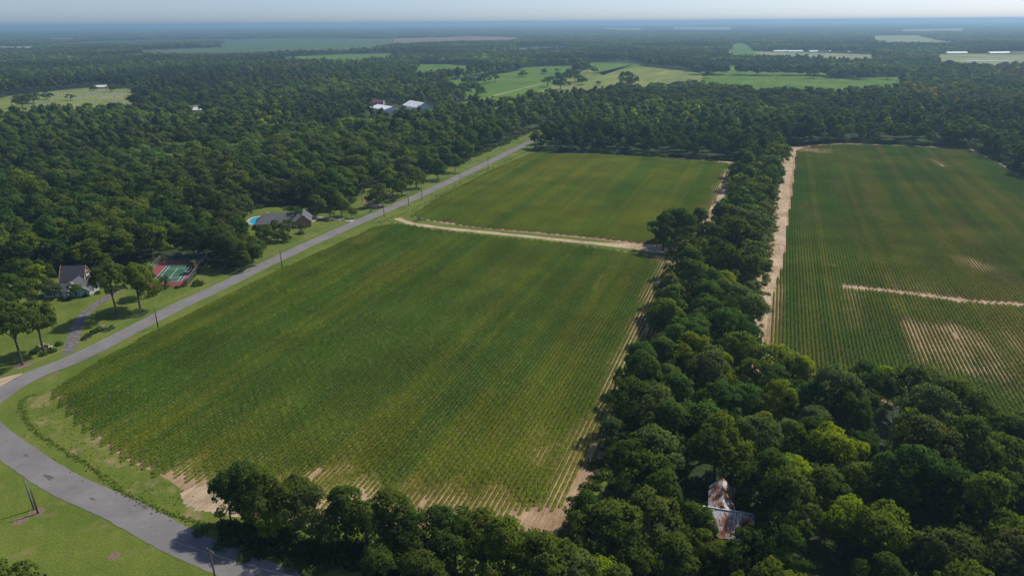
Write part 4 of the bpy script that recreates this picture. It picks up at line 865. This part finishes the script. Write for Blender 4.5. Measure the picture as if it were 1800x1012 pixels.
B().box((-1.4, 6.6, 2.15), (4.9, 5.6, 4.5)).build('wall', 'pole_grey', rb)
B().box((-.2, 0, 6.46), (9.7, .3, .08)).build('ridge_cap', 'metal', rb); B().box((4.66, -2.3, 4.9), (.1, .3, .3)).build('gable_vent', 'metal', rb)
# white metal sheds
def shed(u, v, w, d, hw, hr, rz, label, n_=5):
    x, y = G(u, v); o = thing('metal_shed', label, 'shed', (x, y, 0), rz); gable(o, w, d, hw, hr, (0, 0, 0), 0, 'white', 'white_roof', 0.6)
    for i in range(n_): window(o, (-w / 2 + w * (i + .5) / n_, -d / 2, hw * .55), 1.6, 1.4, 'x')
    door(o, (w / 2, 0, 0), 4.0, 3.2, 'y', 'metal', 1)
    return o
shed(678, 196.5, 34, 22, 4.5, 2.6, R_(-52), 'low white metal shed with flat pale roof among the woods')
s2 = shed(734, 194, 34, 20, 5.5, 4.5, R_(-55), 'taller white metal shed with lean-to among the woods')
B().slab([(-8, 10.6, 4.6), (16, 10.6, 4.6), (16, 17, 3.2), (-8, 17, 3.2)][::-1], .15).build('lean_to_roof', 'white_roof', s2)
for i in range(4):
    B().box((-7 + i * 7.3, 16.6, 1.5), (.25, .25, 3.1)).build('post', 'metal', s2)
sheet('shed_yard', GP([(690, 190), (715, 190), (712, 196), (709, 200), (700, 199)]), 'concrete', 0.05, 'pale concrete yard between the two white sheds')
def cottage(u, v, w, d, rz, wm, rm, label, cat='house'):
    x, y = G(u, v); o = thing('cottage', label, cat, (x, y, 0), rz); gable(o, w, d, 3.0, 2.6, (0, 0, 0), 0, wm, rm, 0.5, 0, 'white')
    for e in (-.3, .28): window(o, (w * e, -d / 2, 1.6), 1.3, 1.3, 'x')
    door(o, (0, -d / 2, 0), 1.0, 2.1, 'x', 'shutter')
cottage(663, 184, 18, 9, R_(-8), 'wall_grey', 'red_roof', 'house with dark red roof behind the white sheds')
cottage(812, 178, 17, 11, R_(20), 'brick', 'shingle2', 'brick house with grey roof beside the far green field')
cottage(350, 197, 15, 8, R_(10), 'white', 'white_roof', 'white house in a small yard among the woods')
cottage(302, 200, 16, 9, R_(-10), 'wall_grey', 'brown_roof', 'brown-roofed house near the white house in the woods')
cottage(86, 207, 17, 10, R_(15), 'wall_grey', 'brown_roof', 'brown-roofed house below the cemetery')
cottage(42, 210, 16, 9, R_(-5), 'white', 'brown_roof', 'white-walled brown-roofed house below the cemetery')
cottage(4, 213, 16, 9, R_(5), 'white', 'brown_roof', 'white-walled house at the outer end of the cemetery houses')
cottage(268, 187, 14, 8, R_(0), 'wall_grey', 'shingle2', 'small grey-roofed house beside the cemetery')
cottage(178, 156, 18, 9, R_(5), 'white', 'white_roof', 'white chapel-like building at the back of the cemetery', 'building')
for i, u in enumerate((1372, 1397, 1435, 1500, 1455)):
    x, y = G(u, 92.6 + .006 * (u - 1370)); o = thing('long_shed', 'long white shed on the pale grass strip far away', 'shed', (x, y, 0), 0.05, 'long white sheds far away'); gable(o, 46, 14, 4, 3, (0, 0, 0), 0, 'white', 'white_roof', .6)
for i, u in enumerate((1680, 1755, 1795)):
    x, y = G(u, 95.6); o = thing('long_shed', 'long pale shed beside the pond pasture', 'shed', (x, y, 0), 0.05, 'long pale sheds by the pond'); gable(o, 60, 16, 4, 3, (0, 0, 0), 0, 'white', 'white_roof' if i < 2 else 'brown_roof', .6)
# gravestones
gm = B().box((0, 0, .45), (1.6, .5, 1.1)).box((0, -.9, .12), (1.9, 2.4, .28)); gme = mesh('gravestone', gm.V, gm.F); gme.materials.append(M['stone'])
cp = CLEAR[18]; cnt = 0
while cnt < 210:
    x, y = G(rnd.uniform(30, 240), rnd.uniform(160, 188)); q = (np.array([x]), np.array([y]))
    if not inpoly(*q, cp)[0] or vnoise(*q, 26, 4)[0] < 0.42: continue
    o = link('gravestone', gme, None, None, (round(x / 4) * 4, round(y / 7) * 7 + rnd.uniform(-.4, .4), .07), rnd.uniform(-.1, .1)); s_ = rnd.uniform(.8, 1.5); o.scale = (s_, s_, s_)
    tag(o, 'pale gravestone in the cemetery grass', 'gravestone', 'gravestones of the cemetery'); cnt += 1
# tennis court
c0, c1, c2, c3 = [Vector((*G(*p), 0)) for p in ((271, 494), (314, 497.5), (333, 465), (303, 466))]
cx = (c0 + c1 + c2 + c3) / 4; lon = ((c2 + c3) - (c0 + c1)).normalized(); ang = math.atan2(lon.y, lon.x) - math.pi / 2
LW, LL = (c1 - c0).length, ((c2 + c3) / 2 - (c0 + c1) / 2).length
tc = thing('tennis_court', 'green tennis court with red surround and white lines beside the lawn', 'tennis court', (cx.x, cx.y, 0), ang)
B().box((0, 0, .03), (LW + 8, LL + 12, .1)).build('surround', 'court_red', tc); B().box((0, 0, .05), (LW, LL, .09)).build('playing_surface', 'court_green', tc)
def ln(x_, y_, w_, l_): B().box((x_, y_, .098), (w_, l_, .012)).build('court_line', 'line', tc)
lw = 0.16; sw = LW * .375; sl_ = LL * .27
for e in (1, -1): ln(e * LW / 2, 0, lw, LL); ln(0, e * LL / 2, LW - lw - .01, lw); ln(e * sw, 0, lw, LL - lw - .01); ln(0, e * sl_, 2 * sw - lw - .01, lw)
ln(0, 0, lw, 2 * sl_ - lw - .01)
nb = B().box((0, 0, .55), (LW + 1, .03, .85)).build('net', 'mesh', tc)
for e in (1, -1): B().tube([(e * (LW / 2 + .6), 0, .05), (e * (LW / 2 + .6), 0, 1.15)], .06, 6).build('net_post', 'metal', tc)
fx, fy = LW / 2 + 3.9, LL / 2 + 5.9
fn = thing('court_fence', 'tall wire fence around the tennis court', 'fence', (cx.x, cx.y, 0), ang)
def fpost(x_, y_): B().tube([(x_, y_, 0), (x_, y_, 2.9)], .035, 6).build('post', 'metal', fn)
for i in range(9):
    for e in (1, -1): fpost(e * fx, -fy + 2 * fy * i / 8)
for i in range(1, 5):
    for e in (1, -1): fpost(-fx + 2 * fx * i / 5, e * fy)
for e in (1, -1):
    B().box((e * fx, 0, 1.48), (.012, 2 * fy - .1, 2.75)).build('wire_panel', 'mesh', fn); B().box((0, e * fy, 1.48), (2 * fx - .1, .012, 2.75)).build('wire_panel', 'mesh', fn)
    B().tube([(e * fx, -fy, 2.9), (e * fx, fy, 2.9)], .035, 5).build('top_rail', 'metal', fn); B().tube([(-fx, e * fy, 2.9), (fx, e * fy, 2.9)], .035, 5).build('top_rail', 'metal', fn)

# ================================================================== UTILITY POLES AND CABLES
def upole(u, v, h, label, mat='pole', arm=True, lean=0.0, rz=0.0, box=False, group=None):
    x, y = G(u, v); o = thing('utility_pole', label, 'utility pole', (x, y, 0), rz, group)
    B().tube([(0, 0, -.3), (lean * .5, 0, h / 2), (lean, 0, h)], [.19, .16, .12], 8).build('pole', mat, o, smooth=True)
    if arm:
        a = B().box((lean, .16, h - .45), (2.0, .1, .12)).build('crossarm', mat, o)
        for e in (-.9, 0.35, .9): B().tube([(lean + e, .16, h - .39), (lean + e, .16, h - .15)], .05, 6).build('insulator', 'metal', a)
    if box: B().tube([(lean + .3, 0, h - 1.9), (lean + .3, 0, h - 1.0)], .25, 10).build('transformer', 'metal', o)
    return x + lean, y, h
pa = math.atan2(rd[1], rd[0]) - math.pi / 2
line = [upole(278, 576, 7.6, 'brown utility pole on the verge opposite the curving driveway', arm=False, rz=pa), upole(496, 471, 8.2, 'brown utility pole on the verge across from the roadside lawn trees', arm=False, rz=pa), upole(675.5, 382, 8.6, 'pole with grey transformer where the farm track meets the road', box=True, rz=pa), upole(742, 352, 9.0, 'slim utility pole beside the field beyond the track', arm=False, rz=pa, mat='pole_grey'), upole(858, 298, 8.6, 'utility pole on the far straight of the road', rz=pa)]
upole(718.5, 362, 8.2, 'slim utility pole between the transformer pole and its neighbour', arm=False, rz=pa, mat='pole_grey')
upole(637, 357, 7.0, 'pole standing in the lawn opening behind the road', arm=False)
upole(809, 322, 8.2, 'distant utility pole midway along the field beyond the track', arm=False, rz=pa, mat='pole_grey')
a1 = upole(60, 895, 7.6, 'taller grey-green pole of the pair on the near lawn', 'pole_grey', False, -.3)
a2 = upole(67, 902, 6.0, 'shorter brown pole of the pair on the near lawn', 'pole', False, -.1)
a3 = upole(384, 1040, 9.2, 'leaning pole with white crossarm beside the road near the hedgerow', 'pole', True, -.4, R_(-35))
def cable(a, b, za, zb, sag, r, label, group='overhead cables'):
    pts = []
    for i in range(13):
        t = i / 12; pts.append((a[0] + (b[0] - a[0]) * t, a[1] + (b[1] - a[1]) * t, za + (zb - za) * t - sag * 4 * t * (1 - t)))
    tag(B().tube(pts, r, 5).build('overhead_cable', 'wire', None), label, 'cable', group)
x_, y_ = G(-110, 760)
prev = (x_, y_, 7.6)
names = ['the road bend and the driveway pole', 'the driveway pole and the next pole', 'the lawn pole and the transformer pole', 'the transformer pole and the slim pole', 'the slim pole and the far pole']
for nm, q in zip(names, line):
    cable(prev, q, prev[2] * .96, q[2] * .96, .5, .03, 'thin upper overhead cable between ' + nm); cable(prev, q, prev[2] * .6, q[2] * .6, .5, .045, 'pale lower overhead cable between ' + nm); prev = q
cable(a3, (*G(640, 1110), 9), 8.7, 8.7, .6, .015, 'thin overhead cable from the crossarm pole towards the hedgerow'); cable(a1, a3, 7.3, 8.7, .9, .012, 'thin overhead cable from the lawn poles to the crossarm pole')
# wheeled bin, lamp post
x, y = G(651.5, 373); o = thing('wheeled_bin', 'teal wheeled bin on the road shoulder by the driveway', 'bin', (x, y, 0), .5)
B().add([(-.3, -.32, .08), (.3, -.32, .08), (.3, .32, .08), (-.3, .32, .08), (-.4, -.42, 1.1), (.4, -.42, 1.1), (.4, .42, 1.1), (-.4, .42, 1.1)], [(0, 3, 2, 1), (0, 1, 5, 4), (1, 2, 6, 5), (2, 3, 7, 6), (3, 0, 4, 7)]).build('body', 'bin', o)
B().box((0, 0, 1.14), (.88, .92, .08)).build('lid', 'bin', o)
for e in (-.3, .3): B().tube([(e - .04, .36, .12), (e + .04, .36, .12)], .12, 10).build('wheel', 'shutter', o)
x, y = G(613, 368); o = thing('lamp_post', 'white lamp post on the lawn beside the driveway', 'lamp post', (x, y, 0)); B().tube([(0, 0, 0), (0, 0, 3.6)], .07, 7).build('post', 'white', o); B().box((0, 0, 3.8), (.5, .5, .45)).build('lantern', 'white', o)

# ================================================================== HAZE
hb = B().box((0, 30000, 53), (140000, 68000, 108)); hz = hb.build('haze', None); tag(hz, 'thin blue summer haze over the whole countryside', kind='stuff')
hm_ = bpy.data.materials.new('haze'); hm_.use_nodes = True; t = hm_.node_tree; t.nodes.clear()
ho = t.nodes.new('ShaderNodeOutputMaterial'); pv = t.nodes.new('ShaderNodeVolumePrincipled')
pv.inputs['Color'].default_value = (0.5, 0.78, 1.0, 1); pv.inputs['Density'].default_value = 0.000145; pv.inputs['Anisotropy'].default_value = 0.3
t.links.new(pv.outputs[0], ho.inputs['Volume']); hz.data.materials.append(hm_); hz.display_type = 'WIRE'
